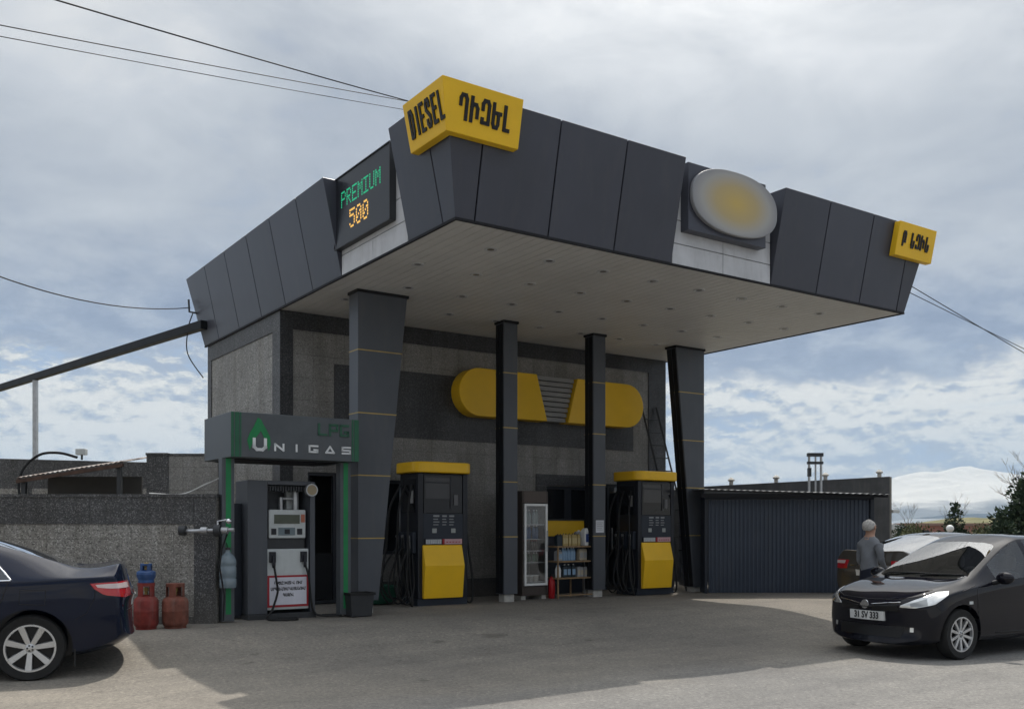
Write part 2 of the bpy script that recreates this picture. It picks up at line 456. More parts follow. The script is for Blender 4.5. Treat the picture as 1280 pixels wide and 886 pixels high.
M['room_dark'] = pm('room_dark', (0.05, 0.048, 0.045), 0.9)
M['sheet_pale'] = pm('sheet_pale', (0.30, 0.29, 0.27), 0.9)
M['green'] = pm('sign_green', (0.012, 0.20, 0.065), 0.45, dirt=0.1)
M['green_faded'] = pm('faded_green', (0.030, 0.105, 0.065), 0.5)
M['green_dull'] = pm('dull_green_strip', (0.024, 0.11, 0.060), 0.5)
M['sign_grey'] = pm('sign_grey', (0.082, 0.092, 0.102), 0.45, dirt=0.1)
M['letter_white'] = pm('letter_white', (0.70, 0.72, 0.73), 0.4)
M['red'] = pm('red_paint', (0.32, 0.022, 0.030), 0.45)
M['gas_red'] = pm('gas_bottle_red', (0.20, 0.030, 0.024), 0.55, 0, 0.35, 9, 0.1, dirt=0.5)
M['gas_rust'] = pm('gas_bottle_rust', (0.175, 0.060, 0.040), 0.7, 0, 0.4, 9, 0.2, dirt=0.6)
M['gas_blue'] = pm('gas_bottle_blue', (0.025, 0.075, 0.21), 0.5, 0, 0.3, 9, dirt=0.3)
M['jug'] = glassy('water_jug_plastic', (0.30, 0.38, 0.43), 0.45, 0.15)
M['cable'] = pm('cable_black', (0.012, 0.012, 0.013), 0.7)
M['cable_white'] = pm('cable_white', (0.55, 0.55, 0.53), 0.6)
M['led_green'] = emit('led_green', (0.012, 0.42, 0.20), 0.7)
M['led_amber'] = emit('led_amber', (0.90, 0.50, 0.10), 0.8)
M['wood'] = pm('shelf_wood', (0.24, 0.16, 0.085), 0.6, 0, 0.3, 12)
# ------------------------------------------------------------------ ground, hill, mountain, air
m, nt, b, out = mat('ground_asphalt')
co = ncoord(nt)
sp = nt.nodes.new('ShaderNodeSeparateXYZ'); nt.links.new(co, sp.inputs[0])
def gm(op, a, b_, c_=None, clamp=False):
    n = nt.nodes.new('ShaderNodeMath'); n.operation = op; n.use_clamp = clamp
    for i, x in enumerate((a, b_, c_)):
        if x is None: continue
        if isinstance(x, (int, float)): n.inputs[i].default_value = x
        else: nt.links.new(x, n.inputs[i])
    return n.outputs[0]
def gstep(x, a, b_):
    n = nt.nodes.new('ShaderNodeMapRange'); n.interpolation_type = 'SMOOTHSTEP'; nt.links.new(x, n.inputs[0])
    n.inputs[1].default_value = a; n.inputs[2].default_value = b_
    return n.outputs[0]
# t' = distance behind the canopy front edge (station frame)
tt = gm('ADD', gm('MULTIPLY', sp.outputs[0], -0.565), gm('MULTIPLY', sp.outputs[1], 0.825))
tt = gm('SUBTRACT', tt, float(ST_A @ ST_V))
wob = nnoise(nt, co, 0.35, 5, 0.6)
tw = gm('ADD', tt, gm('MULTIPLY', gm('SUBTRACT', wob, 0.5), 2.4))
fine = nnoise(nt, co, 55, 5, 0.7)
grit = nnoise(nt, co, 210, 3, 0.6)
mid = nnoise(nt, co, 1.6, 7, 0.62)
big = nnoise(nt, co, 0.28, 5, 0.55)
asph = nramp(nt, fine, [(0.3, (0.155, 0.152, 0.146)), (0.7, (0.225, 0.221, 0.211))])
dust = nramp(nt, fine, [(0.3, (0.165, 0.152, 0.133)), (0.7, (0.245, 0.226, 0.196))])
base = nmix(nt, gstep(tw, -3.4, -1.5), asph, dust)
mo = nramp(nt, mid, [(0.28, (0.86, 0.86, 0.865)), (0.5, (1, 1, 1)), (0.72, (1.09, 1.085, 1.07))])
base = nmix(nt, 1.0, base, mo, 'MULTIPLY')
base = nmix(nt, 1.0, base, nramp(nt, big, [(0.35, (0.86, 0.86, 0.87)), (0.65, (1.08, 1.07, 1.05))]), 'MULTIPLY')
base = nmix(nt, 1.0, base, nramp(nt, grit, [(0.32, (0.70, 0.70, 0.70)), (0.68, (1.26, 1.26, 1.25))]), 'MULTIPLY')
agg = nnoise(nt, co, 24, 3, 0.75)
base = nmix(nt, 1.0, base, nramp(nt, agg, [(0.34, (0.80, 0.80, 0.80)), (0.5, (1, 1, 1)), (0.66, (1.17, 1.165, 1.15))]), 'MULTIPLY')
vs_ = nt.nodes.new('ShaderNodeTexVoronoi'); vs_.inputs['Scale'].default_value = 38; nt.links.new(co, vs_.inputs['Vector'])
ss_ = nt.nodes.new('ShaderNodeSeparateColor'); nt.links.new(vs_.outputs['Color'], ss_.inputs[0])
base = nmix(nt, 1.0, base, nramp(nt, ss_.outputs[0], [(0.0, (0.78, 0.78, 0.78)), (0.12, (1, 1, 1)), (0.88, (1, 1, 1)), (1.0, (1.32, 1.31, 1.29))]), 'MULTIPLY')
# tyre-worn streaks and oil spots run along the forecourt
mp = nt.nodes.new('ShaderNodeMapping'); mp.inputs['Rotation'].default_value = (0, 0, -YAW); mp.inputs['Scale'].default_value = (1, 1, 1)
nt.links.new(co, mp.inputs[0])
mp2 = nt.nodes.new('ShaderNodeMapping'); mp2.inputs['Scale'].default_value = (0.16, 1.7, 1); nt.links.new(mp.outputs[0], mp2.inputs[0])
streak = nnoise(nt, mp2.outputs[0], 1.0, 6, 0.6)
base = nmix(nt, 1.0, base, nramp(nt, streak, [(0.34, (0.88, 0.88, 0.89)), (0.5, (1, 1, 1)), (0.68, (1.08, 1.075, 1.07))]), 'MULTIPLY')
spots = nnoise(nt, co, 2.4, 3, 0.5)
base = nmix(nt, 1.0, base, nramp(nt, spots, [(0.66, (1, 1, 1)), (0.73, (0.66, 0.66, 0.66))]), 'MULTIPLY')
vc = nt.nodes.new('ShaderNodeTexVoronoi'); vc.feature = 'DISTANCE_TO_EDGE'; vc.inputs['Scale'].default_value = 0.23
wv = nt.nodes.new('ShaderNodeTexNoise'); wv.inputs['Scale'].default_value = 1.3; wv.inputs['Detail'].default_value = 6; nt.links.new(co, wv.inputs['Vector'])
va = nt.nodes.new('ShaderNodeVectorMath'); va.operation = 'MULTIPLY_ADD'; nt.links.new(wv.outputs['Color'], va.inputs[0]); va.inputs[1].default_value = (0.9, 0.9, 0); nt.links.new(co, va.inputs[2])
nt.links.new(va.outputs[0], vc.inputs['Vector'])
crack = nramp(nt, vc.outputs[0], [(0.0, (0.45, 0.45, 0.45)), (0.008, (1, 1, 1))])
base = nmix(nt, 0.14, base, nmix(nt, 1.0, base, crack, 'MULTIPLY'))
# beyond the yard: earth and dry grass
far = nramp(nt, nnoise(nt, co, 0.05, 6, 0.6), [(0.35, (0.095, 0.090, 0.048)), (0.65, (0.17, 0.145, 0.092))])
base = nmix(nt, gstep(gm('ADD', sp.outputs[1], gm('MULTIPLY', wob, 6.0)), 34, 40), base, far)
nt.links.new(base, b.inputs['Base Color'])
b.inputs['Roughness'].default_value = 0.88
b.inputs['Specular IOR Level'].default_value = 0.3
hh = gm('ADD', gm('MULTIPLY', fine, 0.6), gm('MULTIPLY', grit, 0.4))
nbump(nt, b, hh, 0.35, 0.008)
M['ground'] = m

def axis(lo, hi, step, far_):
    a = list(np.arange(lo, hi+1e-6, step)); s = step
    while a[-1] < far_: s *= 1.35; a.append(a[-1]+s)
    s = step
    while a[0] > -far_: s *= 1.35; a.insert(0, a[0]-s)
    return a
gx, gy = axis(-16, 20, 0.4, 12000), axis(-4, 30, 0.4, 12000)
bm = bmesh.new()
hn = lambda x, y: 0.006*math.sin(x*1.7+0.6*y)+0.005*math.sin(y*2.3-x*0.9)
gv = [[bm.verts.new((x, y, ground_z(x, y)+(hn(x, y) if abs(x) < 20 and abs(y) < 32 else 0))) for x in gx] for y in gy]
for j in range(len(gy)-1):
    for i in range(len(gx)-1):
        bm.faces.new((gv[j][i], gv[j][i+1], gv[j+1][i+1], gv[j+1][i]))
me = bpy.data.meshes.new('ground'); bm.to_mesh(me); bm.free(); me.materials.append(M['ground'])
me.polygons.foreach_set('use_smooth', [True]*len(me.polygons))
g = bpy.data.objects.new('ground', me); scn.collection.objects.link(g); tag(g, kind='structure')

# low dry rise beyond the yard on the right
def mound(name, x0, x1, y0, y1, h, mtl, n=50, seed=0, rough=0.35):
    rnd = random.Random(seed); ph = [rnd.uniform(0, 6.28) for _ in range(8)]
    bm = bmesh.new(); vs = []
    for j in range(n//2+1):
        row = []
        for i in range(n+1):
            u, w = i/n, j/(n//2)
            e = math.sin(math.pi*u)**0.7*math.sin(math.pi*min(1, w))**0.8
            q = 1+rough*(math.sin(u*17+ph[0]+w*4)*0.4+math.sin(u*41+ph[1]-w*9)*0.25+math.sin(u*90+ph[2]+w*21)*0.15)
            row.append(bm.verts.new((x0+(x1-x0)*u, y0+(y1-y0)*w, -0.2+h*e*q)))
        vs.append(row)
    for j in range(n//2):
        for i in range(n): bm.faces.new((vs[j][i], vs[j][i+1], vs[j+1][i+1], vs[j+1][i]))
    me = bpy.data.meshes.new(name); bm.to_mesh(me); bm.free(); me.materials.append(mtl)
    me.polygons.foreach_set('use_smooth', [True]*len(me.polygons))
    o = bpy.data.objects.new(name, me); scn.collection.objects.link(o); return tag(o, kind='structure')
m, nt, b, out = mat('dry_grass_hill')
nt.links.new(nramp(nt, nnoise(nt, ncoord(nt), 0.35, 8, 0.7), [(0.3, (0.055, 0.060, 0.022)), (0.5, (0.12, 0.115, 0.045)), (0.7, (0.20, 0.17, 0.08))]), b.inputs['Base Color'])
b.inputs['Roughness'].default_value = 0.95
M['hill'] = m
mound('hill', 50, 150, 118, 190, 3.6, M['hill'], 60, 3)

# snow mountain far off on the right
m, nt, b, out = mat('snow_mountain')
co = ncoord(nt); sp = nt.nodes.new('ShaderNodeSeparateXYZ'); nt.links.new(co, sp.inputs[0])
n1 = nnoise(nt, co, 0.0042, 9, 0.62)
hgt = nt.nodes.new('ShaderNodeMath'); hgt.operation = 'MULTIPLY_ADD'; nt.links.new(n1, hgt.inputs[0]); hgt.inputs[1].default_value = 230.0; nt.links.new(sp.outputs[2], hgt.inputs[2])
mr = nt.nodes.new('ShaderNodeMapRange'); nt.links.new(hgt.outputs[0], mr.inputs[0]); mr.inputs[1].default_value = 205; mr.inputs[2].default_value = 262
rock = nramp(nt, nnoise(nt, co, 0.012, 6, 0.6), [(0.3, (0.060, 0.066, 0.070)), (0.7, (0.115, 0.118, 0.110))])
nt.links.new(nmix(nt, mr.outputs[0], rock, (0.66, 0.62, 0.54)), b.inputs['Base Color'])
b.inputs['Roughness'].default_value = 0.9
M['mountain'] = m
def mountain():
    N = 150; bm = bmesh.new(); rnd = random.Random(5)
    from mathutils import noise as mn
    cx, cy = 3010.0, 6300.0
    vs = []
    for j in range(N+1):
        row = []
        for i in range(N+1):
            x = -4200+8400*i/N; y = -1500+3000*j/N
            r1 = math.hypot(x/1.0, y/0.8)
            h = 500*max(0, 1-r1/2500)**1.15
            r2 = math.hypot((x+1500)/1.0, y/0.9)
            h = max(h, 300*max(0, 1-r2/1500)**1.3, 210*max(0, 1-math.hypot(x-2600, y/0.8)/2300)**1.2)
            f = mn.fractal(Vector((x/420, y/420, 0.7)), 1.0, 2.1, 6)
            h = h*(1+0.09*f)+ 20*f*min(1, h/90)
            row.append(bm.verts.new((x, y, h*0.82-6)))
        vs.append(row)
    for j in range(N):
        for i in range(N): bm.faces.new((vs[j][i], vs[j][i+1], vs[j+1][i+1], vs[j+1][i]))
    me = bpy.data.meshes.new('mountain'); bm.to_mesh(me); bm.free(); me.materials.append(M['mountain'])
    o = bpy.data.objects.new('mountain', me); scn.collection.objects.link(o); o.location = (cx, cy, 0)
    tag(o, kind='structure')
mountain()

# air between the station and the mountain
HAZE = True
if HAZE:
    mb = MB(); mb.box(-9000, 9000, -200, 8600, -8, 640)
    m = bpy.data.materials.new('haze_air'); m.use_nodes = True; nt = m.node_tree; nt.nodes.clear()
    out = nt.nodes.new('ShaderNodeOutputMaterial'); pv = nt.nodes.new('ShaderNodeVolumePrincipled')
    pv.inputs['Color'].default_value = (0.62, 0.80, 1.0, 1); pv.inputs['Density'].default_value = 0.00014
    pv.inputs['Anisotropy'].default_value = 0.0
    nt.links.new(pv.outputs[0], out.inputs['Volume'])
    o = mb.build('haze', m); tag(o, kind='stuff')
# ------------------------------------------------------------------ gas station: building, canopy, columns
W, D, Z0, Z1, FL = 9.235, 10.155, 5.14, 6.57, 0.30
BT = 5.95                                     # front wall plane
BR = 9.12
st = sthing('gas_station', 'dark grey gas station with granite walls and a wide flared canopy on four columns', 'gas station', 0, 0, 0)
# walls, with real openings in the front
wb = MB()
OPEN = [(0.55, 1.12, 0.0, 2.34), (1.62, 2.62, 0.86, 2.24), (5.78, 6.95, 0.95, 2.22), (7.12, 7.92, 0.0, 2.30)]
xs = sorted({0.05, BR} | {o_[0] for o_ in OPEN} | {o_[1] for o_ in OPEN})
for a, b_ in zip(xs[:-1], xs[1:]):
    op = [o_ for o_ in OPEN if o_[0] <= a+1e-6 and o_[1] >= b_-1e-6]
    if op:
        o_ = op[0]
        if o_[2] > 0: wb.box(a, b_, BT, BT+0.28, 0, o_[2])
        wb.box(a, b_, BT, BT+0.28, o_[3], Z0-0.01)
    else: wb.box(a, b_, BT, BT+0.28, 0, Z0-0.01)
wb.mi = 1
wb.box(0.05, 0.33, BT+0.281, 10.05, 0, Z0-0.01)
wb.box(BR-0.28, BR, BT+0.281, 10.05, 0, Z0-0.01)
wb.box(0.331, BR-0.281, 9.8, 10.05, 0, Z0-0.01)
wall = wb.build('wall', [M['granite_mid'], M['granite_light']], st)
# darker granite cladding, set proud of the wall
cb = MB(); e = 0.018
cb.box(0.05-e, 0.27, BT-e, BT-0.001, 0.0, 4.818)                               # corner pilaster
cb.box(0.05-e, BR+e, BT-e, BT-0.001, 4.82, Z0-0.012)                           # band under the soffit
cb.box(8.62, BR+e, BT-e, BT-0.001, 0.0, 4.818)
for a, b_ in ((0.28, 0.54), (1.13, 5.5), (7.02, 7.11), (7.93, 8.61)): cb.box(a, b_, BT-e, BT-0.001, 0, 0.36)
cb.build('granite_band', M['granite_black'], wall)
cb = MB()
cb.box(0.05-e, 0.049, BT, 6.30, 0, 4.80); cb.box(0.05-e, 0.049, BT, 10.05, 4.80, Z0-0.012); cb.box(0.05-e, 0.049, 9.82, 10.05, 0, 4.80)
cb.build('granite_band', M['granite_dark'], wall)
cb = MB()
cb.box(1.05, 8.16, BT-e, BT-0.001, 3.04, 4.29)
for a, b_, c, d in ((5.51, 7.02, 2.225, 2.46), (5.51, 5.775, 0.37, 2.22), (6.955, 7.02, 0.37, 2.22), (5.78, 6.95, 0.37, 0.94)): cb.box(a, b_, BT-e, BT-0.001, c, d)
cb.build('granite_panel', M['granite_black'], wall)
# rooms behind the glass
rb = MB(); rb.box(0.4, 8.8, 7.7, 7.75, 0, 3.0); rb.box(0.4, 8.8, BT+0.3, 7.7, 2.95, 3.0); rb.box(0.4, 8.8, BT+0.3, 7.7, 0.0, 0.02)
rb.box(4.9, 4.95, BT+0.3, 7.7, 0.02, 2.95)
rb.build('interior', M['room_dark'], st)
def window(s0, s1, z0, z1, mull=(), name='window', pane=True):
    f = MB(); w = 0.06; y0, y1 = BT+0.06, BT+0.13
    f.box(s0, s0+w, y0, y1, z0, z1); f.box(s1-w, s1, y0, y1, z0, z1)
    f.box(s0+w, s1-w, y0, y1, z1-w, z1); f.box(s0+w, s1-w, y0, y1, z0, z0+w)
    for a, ww in mull: f.box(a-ww/2, a+ww/2, y0, y1, z0+w, z1-w)
    fo = f.build(name, M['frame_dark'], st, bevel=0.004)
    if not pane: return fo
    p = MB(); p.box(s0+w*0.6, s1-w*0.6, y0+0.03, y0+0.045, z0+w*0.6, z1-w*0.6); p.build('pane', M['window_glass'], fo)
    return fo
M['shade_rail_black0'] = pm('door_black', (0.012, 0.013, 0.015), 0.5, spec=0.15)
d1 = window(0.55, 1.12, 0.0, 2.34, name='door', pane=False)
hb = MB(); hb.box(0.615, 1.055, BT+0.09, BT+0.11, 0.07, 0.9); hb.build('lower_panel', M['shade_rail_black0'], d1)
window(1.62, 2.62, 0.86, 2.24, [(2.12, 0.06)])
window(5.78, 6.95, 0.95, 2.22, [(6.40, 0.17)])
d2 = window(7.12, 7.92, 0.0, 2.30, [(7.5, 0.05)], 'door')
hb = MB(); hb.tube([(7.58, BT+0.02, 0.85), (7.58, BT+0.02, 1.35)], 0.014); hb.build('handle', M['steel'], d2, 60)
# pale sheets behind the glass; the slim one in the door paints a reflection
for q in ((5.86, 6.3, BT+0.36, BT+0.38, 1.62, 2.2), (1.9, 2.08, BT+0.34, BT+0.36, 1.5, 2.2), (7.62, 7.70, BT+0.34, BT+0.36, 0.9, 2.1), (6.74, 6.84, BT+0.34, BT+0.36, 1.5, 2.18)):
    bb = MB(); bb.box(*q); bb.build('pale_sheet', M['sheet_pale'], st)

# canopy
cn_ = MB(); cn_.box(0.06, W-0.06, 0.06, D-0.02, Z0+0.06, Z0+0.5)
canopy = cn_.build('canopy', M['fascia_dark'], st)
sb = MB(); n = 58; stp = (W-0.08)/n
for i in range(n):
    a = 0.04+i*stp
    sb.box(a+0.005, a+stp-0.005, 0.045, BT-0.004, Z0-0.006, Z0+0.018)
sb.mi = 1; sb.box(0.05, W-0.05, 0.05, BT-0.002, Z0+0.019, Z0+0.055)
M['soffit'] = pm('soffit_strip', (0.60, 0.595, 0.585), 0.45, 0, 0.07, 0.9, dirt=0.12)
sb.build('soffit', [M['soffit'], M['fascia_dark']], canopy)
M['lens'] = pm('lamp_lens', (0.16, 0.155, 0.15), 0.25)
for row, (t0, s0) in enumerate(((0.86, 1.08), (2.07, 0.62), (3.34, 1.15), (4.60, 0.66))):
    for i in range(9):
        s_ = s0+i*0.99
        if s_ > W-0.4: continue
        l = MB(); l.lathe([(0.052, -0.007), (0.088, -0.016), (0.095, -0.010), (0.095, -0.006)], 18, (s_, t0, Z0)); l.mi = 1; l.lathe([(0.001, -0.009), (0.051, -0.0085)], 14, (s_, t0, Z0))
        l.build('downlight', [M['recess_white'], M['lens']], canopy, 40)
# fascia of separate composite panels, flared outwards
G = 0.011
def lerp(a, b_, u): return a+(b_-a)*u
ZP = Z0+0.012
def fpanel(side, a0, a1, c0=False, c1=False):
    """one panel; c0 / c1: that end is a canopy corner and is mitred"""
    dep = 0.2
    def pts(z, off):
        b0 = a0-(-G if not c0 else -0.0); b1 = a1-(G if not c1 else 0.0)
        o0 = a0-off if c0 else b0; o1 = a1+off if c1 else b1
        i0 = a0+dep if c0 else b0; i1 = a1-dep if c1 else b1
        if side == 'front': return [(o0, -off, z), (o1, -off, z), (i1, dep, z), (i0, dep, z)]
        if side == 'left': return [(-off, o0, z), (-off, o1, z), (dep, i1, z), (dep, i0, z)]
        if side == 'right': return [(W+off, o0, z), (W+off, o1, z), (W-dep, i1, z), (W-dep, i0, z)]
        return [(o0, D+off, z), (o1, D+off, z), (i1, D-dep, z), (i0, D-dep, z)]
    b_ = MB(); b_.hexa(pts(ZP, 0.0), pts(Z1, FL)); return b_.build('fascia_panel', M['fascia'], canopy, bevel=0.004, seg=1)
def run(side, cuts, c0=False, c1=False):
    for i, (a, b_) in enumerate(zip(cuts[:-1], cuts[1:])):
        fpanel(side, a, b_, c0 and i == 0, c1 and i == len(cuts)-2)
run('front', [0, 0.28, 1.41, 2.53, 3.62], True)
run('front', [5.72, 6.82, 7.95, 9.0, W], False, True)
run('left', [0, 0.3, 1.21], True)
run('left', [3.31, 4.41, 5.59, 6.75, 7.97, 9.2, D], False, True)
run('right', [0, 0.3, 1.5, 2.7, 3.9, 5.1, 6.3, 7.5, 8.7, 9.9, D], True, True)
run('back', [0, 0.3, 1.5, 2.7, 3.9, 5.1, 6.3, 7.5, 8.9, W], True, True)
# dark backing in the joints and the dark trim along the soffit edge
bk = MB(); s_ = 0.03
bk.hexa([(s_, s_, ZP+0.02), (W-s_, s_, ZP+0.02), (W-s_, D-s_, ZP+0.02), (s_, D-s_, ZP+0.02)], [(s_-0.02, s_-0.02, 5.9), (W-s_+0.02, s_-0.02, 5.9), (W-s_+0.02, D-s_+0.02, 5.9), (s_-0.02, D-s_+0.02, 5.9)])
bk.build('fascia_backing', M['fascia_dark'], canopy)
tb = MB(); q = 0.03
tb.box(-0.004, W+0.004, -0.004, q, Z0-0.02, Z0+0.01); tb.box(-0.004, q, q+0.001, D, Z0-0.02, Z0+0.01); tb.box(W-q, W+0.004, q+0.001, D, Z0-0.02, Z0+0.01)
tb.build('edge_trim', M['fascia_dark'], canopy)
# recessed pale panels behind the two boards
rp = MB(); rq = MB()
for (z0, z1) in ((ZP, 5.44), (5.452, 5.78), (5.792, 6.12), (6.132, 6.40)):
    for (a, b_) in ((3.63, 4.66), (4.672, 5.71)): rp.box(a, b_, 0.0, 0.024, z0, z1)
    for (a, b_) in ((1.22, 2.25), (2.262, 3.30)): rq.box(0.0, 0.024, a, b_, z0, z1)
rp.build('recess_panel', M['recess_white'], canopy); rq.build('recess_panel', M['recess_white'], canopy)

# columns: two tapered outer ones, two slim inner ones, each with brass strips at the panel joints
M['shade_rail_black'] = pm('column_shade_rail_black', (0.010, 0.011, 0.013), 0.5, spec=0.15)  # black for the painted shade on the columns and for the pipe rail
def column(bl, br, tl, tr, t0, t1, zb, ztop):
    def at(z):
        u = (z-zb)/(ztop-zb); return lerp(bl, tl, u), lerp(br, tr, u)
    cut = [zb, 1.19, 2.19, 3.18, 4.18, ztop]
    c = MB()
    for i, (a, b_) in enumerate(zip(cut[:-1], cut[1:])):
        a2 = a+(0.006 if i else 0); b2 = b_-(0.006 if i < 4 else 0)
        (l0, r0), (l1, r1) = at(a2), at(b2)
        c.hexa([(l0, t0, a2), (r0, t0, a2), (r0, t1, a2), (l0, t1, a2)], [(l1, t0, b2), (r1, t0, b2), (r1, t1, b2), (l1, t1, b2)])
    co_ = c.build('column', M['column'], st, bevel=0.006)
    for z in cut[1:-1]:
        l, r = at(z); s2 = MB(); s2.box(l-0.004, r+0.004, t0-0.004, t1+0.004, z-0.009, z+0.009); s2.build('brass_strip', M['brass'], co_)
    f = MB(); cx_ = (bl+br)/2; w = min(0.11, (br-bl)/2-0.03); f.box(cx_-w, cx_+w, t0+0.05, t1-0.04, -0.02, zb); f.build('foot', M['concrete'], co_, bevel=0.006)
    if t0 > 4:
        sd = MB()  # near-black sheets put the shade of the left faces into colour
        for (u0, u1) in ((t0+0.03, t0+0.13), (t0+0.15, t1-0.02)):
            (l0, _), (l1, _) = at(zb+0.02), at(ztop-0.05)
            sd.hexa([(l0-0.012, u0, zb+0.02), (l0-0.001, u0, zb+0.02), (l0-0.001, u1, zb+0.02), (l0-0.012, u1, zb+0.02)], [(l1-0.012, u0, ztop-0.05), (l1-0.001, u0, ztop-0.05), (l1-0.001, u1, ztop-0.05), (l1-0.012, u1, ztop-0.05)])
        sd.build('side_shade_sheet', M['shade_rail_black'], co_)
    cp = MB(); l, r = at(ztop); cp.box(l-0.02, r+0.02, t0-0.02, t1+0.02, ztop-0.03, ztop+0.02); cp.build('cap', M['fascia_dark'], co_)
column(0.52, 0.88, 0.52, 1.40, 3.84, 4.17, 0.2, Z0-0.02)
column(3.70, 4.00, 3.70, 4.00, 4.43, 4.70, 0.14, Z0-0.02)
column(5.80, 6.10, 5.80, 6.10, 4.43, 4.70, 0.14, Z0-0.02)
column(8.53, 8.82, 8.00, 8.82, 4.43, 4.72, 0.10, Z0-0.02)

# ------------------------------------------------------------------ signs on the canopy
SL = Vector((-0.0, -FL, Z1-Z0)).normalized()          # up the flared front face (local s, t, z)
def off(z): return FL*(z-Z0)/(Z1-Z0)
def sloped_box(mb, side, a0, a1, z0, z1, d0, d1, c0=False):
    """slab standing d0..d1 off the flared fascia"""
    def pts(z):
        o0, o1 = off(z)+d0, off(z)+d1
        if side == 'front': return [((-o1 if c0 else a0), -o1, z), (a1, -o1, z), (a1, -o0, z), ((-o0 if c0 else a0), -o0, z)]
        return [(-o1, (-o1 if c0 else a0), z), (-o1, a1, z), (-o0, a1, z), (-o0, (-o0 if c0 else a0), z)]
    mb.hexa(pts(z0), pts(z1))
Zs0, Zs1 = 6.03, 6.605
cs = sthing('corner_sign', 'yellow corner sign reading DIESEL wrapped round the near corner of the canopy', 'sign', 0, 0, 0)
b1 = MB()
def lshape(z):
    o0, o1 = off(z)+0.012, off(z)+0.125
    return [(-o1, 0.56), (-o1, -o1), (0.72, -o1), (0.72, -o0), (-o0, -o0), (-o0, 0.56)]
b1.hexa([(x, y, Zs0) for x, y in lshape(Zs0)], [(x, y, Zs1) for x, y in lshape(Zs1)])
b1.build('sign_box', M['yellow'], cs, bevel=0.008)
zc = (Zs0+Zs1)/2; oc = off(zc)+0.127
nF = Vector((0, -(Z1-Z0), -FL)).normalized(); nL = Vector((-(Z1-Z0), 0, -FL)).normalized()
stroke_text('lettering', 'ԴԻԶԵԼ', M['black_letter'], cs, Vector((-0.155, -oc, zc+0.01))-SL*0.13, (1, 0, 0), SL, nF, 0.102, 0.265, 0.155, 0.043)
stroke_text('lettering', 'DIESEL', M['black_letter'], cs, Vector((-oc, 0.43, zc))-Vector((-FL, 0, Z1-Z0)).normalized()*0.145, (0, -1, 0), (-FL, 0, Z1-Z0), nL, 0.088, 0.30, 0.148, 0.042)
ps = sthing('petrol_sign', 'small yellow sign with black lettering on the far right end of the canopy', 'sign', 0, 0, 0)
b1 = MB(); sloped_box(b1, 'front', 8.50, 9.57, 5.99, 6.535, 0.012, 0.125); b1.build('sign_box', M['yellow'], ps, bevel=0.008)
zc = 6.262; oc = off(zc)+0.127
stroke_text('lettering', 'Բ ՆԶԻՆ', M['black_letter'], ps, Vector((8.64, -oc, zc))-SL*0.10, (1, 0, 0), SL, nF, 0.088, 0.22, 0.14, 0.038)
# dot-matrix price board
F57 = {'P': "11110,10001,10001,11110,10000,10000,10000", 'R': "11110,10001,10001,11110,10100,10010,10001", 'E': "11111,10000,10000,11110,10000,10000,11111",
       'M': "10001,11011,10101,10101,10001,10001,10001", 'I': "11111,00100,00100,00100,00100,00100,11111", 'U': "10001,10001,10001,10001,10001,10001,01110",
       '5': "11111,10000,11110,00001,00001,10001,01110", '0': "01110,10001,10011,10101,11001,10001,01110"}
pb = sthing('price_board', 'dark dot matrix board showing PREMIUM in green and 500 in amber', 'price board', 0, 0, 0)
b1 = MB(); b1.box(-0.085, -0.004, 1.56, 3.36, 5.53, 6.565); b1.build('board', pm('board_black', (0.020, 0.022, 0.028), 0.3), pb, bevel=0.006)
b1 = MB()
for (a, b_, c, d) in ((1.555, 3.365, 5.515, 5.532), (1.555, 3.365, 6.563, 6.578), (1.548, 1.562, 5.532, 6.563), (3.358, 3.372, 5.532, 6.563)): b1.box(-0.10, -0.002, a, b_, c, d)
b1.build('frame', M['darksteel'], pb)
def dots(word, tl, zt, p, pz, mtl):
    b_ = MB(); x = tl
    for ch in word:
        for r_, line in enumerate(F57[ch].split(',')):
            for c_, v in enumerate(line):
                if v == '1':
                    t_ = x-c_*p; z_ = zt-r_*pz
                    b_.box(-0.0875, -0.0862, t_-p*0.38, t_+p*0.38, z_-pz*0.36, z_+pz*0.36)
        x -= p*6
    b_.build('digits', mtl, pb)
dots('PREMIUM', 3.12, 6.31, 0.0315, 0.034, M['led_green'])
dots('500', 2.83, 5.98, 0.0365, 0.040, M['led_amber'])
# logo board with oval plate
lg = sthing('logo_board', 'dark board with pale and yellow oval plate in the front gap of the canopy', 'sign', 4.71, 0, 6.14)
b1 = MB(); b1.box(-0.92, 0.72, -0.16, -0.003, -0.52, 0.45); b1.build('board', M['fascia'], lg, bevel=0.006)
m, nt, b, out = mat('oval_plate')
co = ncoord(nt, 'Object', (0.88, 0.0, 1.55))
gr = nt.nodes.new('ShaderNodeTexGradient'); gr.gradient_type = 'SPHERICAL'; nt.links.new(co, gr.inputs[0])
nt.links.new(nramp(nt, gr.outputs[0], [(0.20, (0.22, 0.225, 0.24)), (0.36, (0.34, 0.335, 0.32)), (0.62, (0.42, 0.33, 0.16)), (0.95, (0.50, 0.36, 0.10))]), b.inputs['Base Color'])
b.inputs['Roughness'].default_value = 0.5
b1 = MB(); pr = [(-0.93+0.0, 0)]
poly = [(0.905*abs(math.cos(a))**0.85*(1 if math.cos(a) > 0 else -1), 0.47*abs(math.sin(a))**0.85*(1 if math.sin(a) > 0 else -1)) for a in (2*math.pi*i/56 for i in range(56))]
b1.prism(poly, 'y', -0.23, -0.162); b1.build('oval_plate', m, lg, bevel=0.015)
